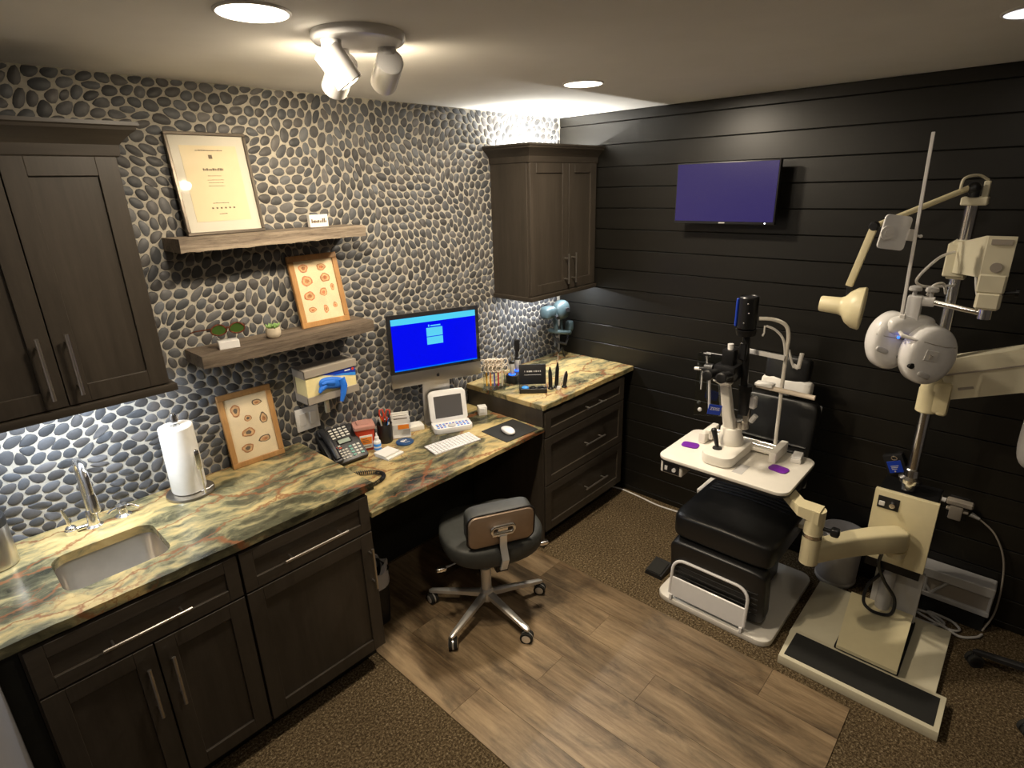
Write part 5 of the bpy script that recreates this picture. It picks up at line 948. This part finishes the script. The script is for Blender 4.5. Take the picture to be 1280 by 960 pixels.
# ================================================================== along the shiplap wall
t = Th('waste_bin', 'round pale grey waste bin on the carpet beside the exam chair', 'bin', (-.108,-1.955,0))
t.add('tub', MB().rings([[(r_*math.cos(a), r_*math.sin(a), z) for a in [2*PI*k/36 for k in range(36)]] for r_, z in ((.088,0), (.092,.006), (.096,.05), (.103,.285), (.105,.30), (.096,.302), (.092,.285), (.084,.012), (.001,.010))]), 'pale_bin'); t.add('foot_ring', MB().lathe([(.092,.012), (.098,.018), (.098,.026), (.094,.032)], cap=False), 'white_plastic')
t = Th('low_crate', 'low white plastic crate with slanted ribs against the shiplap wall', 'crate', (-.055,-2.435,0))
t.add('top_rail', MB().b2((-.045,-.150,.195), (.05,.150,.245), .004, 1), 'grey_bin'); t.add('bottom_rail', MB().b2((-.045,-.150,.09), (.05,.150,.115), .003, 1), 'grey_bin'); t.add('back_panel', MB().b2((-.030,-.148,.11), (.048,.148,.20)), 'grey_card')
t.add('plinth', MB().b2((-.03,-.14,0), (.045,.14,.09)), 'matte_black')
for y0, y1 in ((.135,.075), (.02,.075), (.105,.10), (-.143,-.143)): t.add('rib', MB().tube([(-.036,y0,.197), (-.036,y1,.113)], .007, 6), 'grey_bin')
t = Th('plug_adapter', 'grey multi-plug adapter in an outlet on the shiplap wall', 'plug', (-.0005,-2.378,.55))
t.add('outlet_plate', MB().box((-.003,0,0), (.006,.075,.118), .002, 1), 'black_plastic'); t.add('adapter', MB().box((-.022,.004,-.012), (.034,.05,.075), .006, 2).box((-.022,-.004,.036), (.04,.10,.026), .005, 1).box((-.02,.0,-.002), (.03,.085,.012), .003, 1), 'grey_card'); t.add('plug', MB().tube([(-.02,.05,.03), (-.02,.075,.034)], [.012,.009], 12), 'grey_bin'); t.add('plug', MB().tube([(-.02,-.05,-.005), (-.02,-.085,-.018)], [.013,.007], 12), 'grey_bin')
t.add('cable', MB().tube(spl([Vector(p) for p in ((-.02,-.085,-.018), (-.02,-.15,-.07), (-.022,-.20,-.17), (-.03,-.222,-.30), (-.05,-.225,-.45), (-.09,-.20,-.541))], 8), .004, 8), 'grey_card')
t = Th('blue_pouch', 'small black pack with a blue label hung on the shiplap wall', 'pack', (-.0005,-2.105,.70))
t.add('pack', MB().box((-.018,0,0), (.034,.085,.10), .006, 2, r=(-24,0,0)), 'black_plastic'); t.add('label', MB().box((-.0355,-.003,-.010), (.002,.060,.060), .0005, 1, r=(-24,0,0)), 'blue_print'); mb = MB(Matrix.Translation((-.037,-.003,-.012)) @ rot3(-24,0,0))
for k in range(3): mb.box((0,.002*k,.006-.008*k), (.001,.034-.006*k,.003))
mb.ell((0,.004,-.022), (.001,.004,.004), 10, 6); t.add('print', mb, 'grey_bin'); t.add('buckle', MB().tube([(-.037+.0*a, .008+.012*math.cos(a), .034+.009*math.sin(a)) for a in [2*PI*q/14 for q in range(14)]], .003, 6, closed=True), 'chrome')
P_ = [Vector(p) for p in ((-.195,-2.31,.012), (-.19,-2.40,.012), (-.15,-2.44,.012), (-.115,-2.39,.012), (-.125,-2.31,.012), (-.16,-2.36,.018), (-.19,-2.46,.018), (-.15,-2.50,.010), (-.105,-2.46,.010), (-.115,-2.37,.020), (-.17,-2.42,.024), (-.20,-2.50,.010), (-.16,-2.56,.010), (-.12,-2.58,.010))]
one('cable_coil', MB().tube(spl(P_, 8), .0058, 8), 'grey_bin', 'loose grey cable coiled on the carpet behind the stand base', 'cable')
STAND.add('cable', MB().tube(spl([Vector(p) for p in ((-.47,-2.175,.455), (-.44,-2.17,.38), (-.40,-2.20,.28), (-.385,-2.25,.20), (-.40,-2.25,.125), (-.42,-2.19,.115), (-.41,-2.14,.14), (-.385,-2.14,.22), (-.372,-2.17,.28), (-.35,-2.185,.33))], 8), .0075, 8), 'black_plastic', w=True, label='black cable looping under the column box')
# wall television
t = Th('television', 'flat television with a dim violet-blue screen on the shiplap wall', 'television', (-.098,-1.162,1.9745))
t.add('wall_bracket', MB().box((.050,0,0), (.094,.16,.12), .002, 1), 'black_metal'); t.add('housing', MB().box((-.012,0,0), (.03,.534,.304), .004, 2), 'black_plastic')
s_ = t.add('screen', MB().b2((-.0290,-.260,-.139), (-.0272,.260,.146)), 'tv_glow'); t.add('brand_mark', MB().b2((-.0285,-.018,-.1485), (-.0272,.014,-.1435)), 'grey_bin'); t.add('power_light', MB().ell((-.0282,-.222,-.1455), (.001,.004,.003), 8, 6), 'white_led')
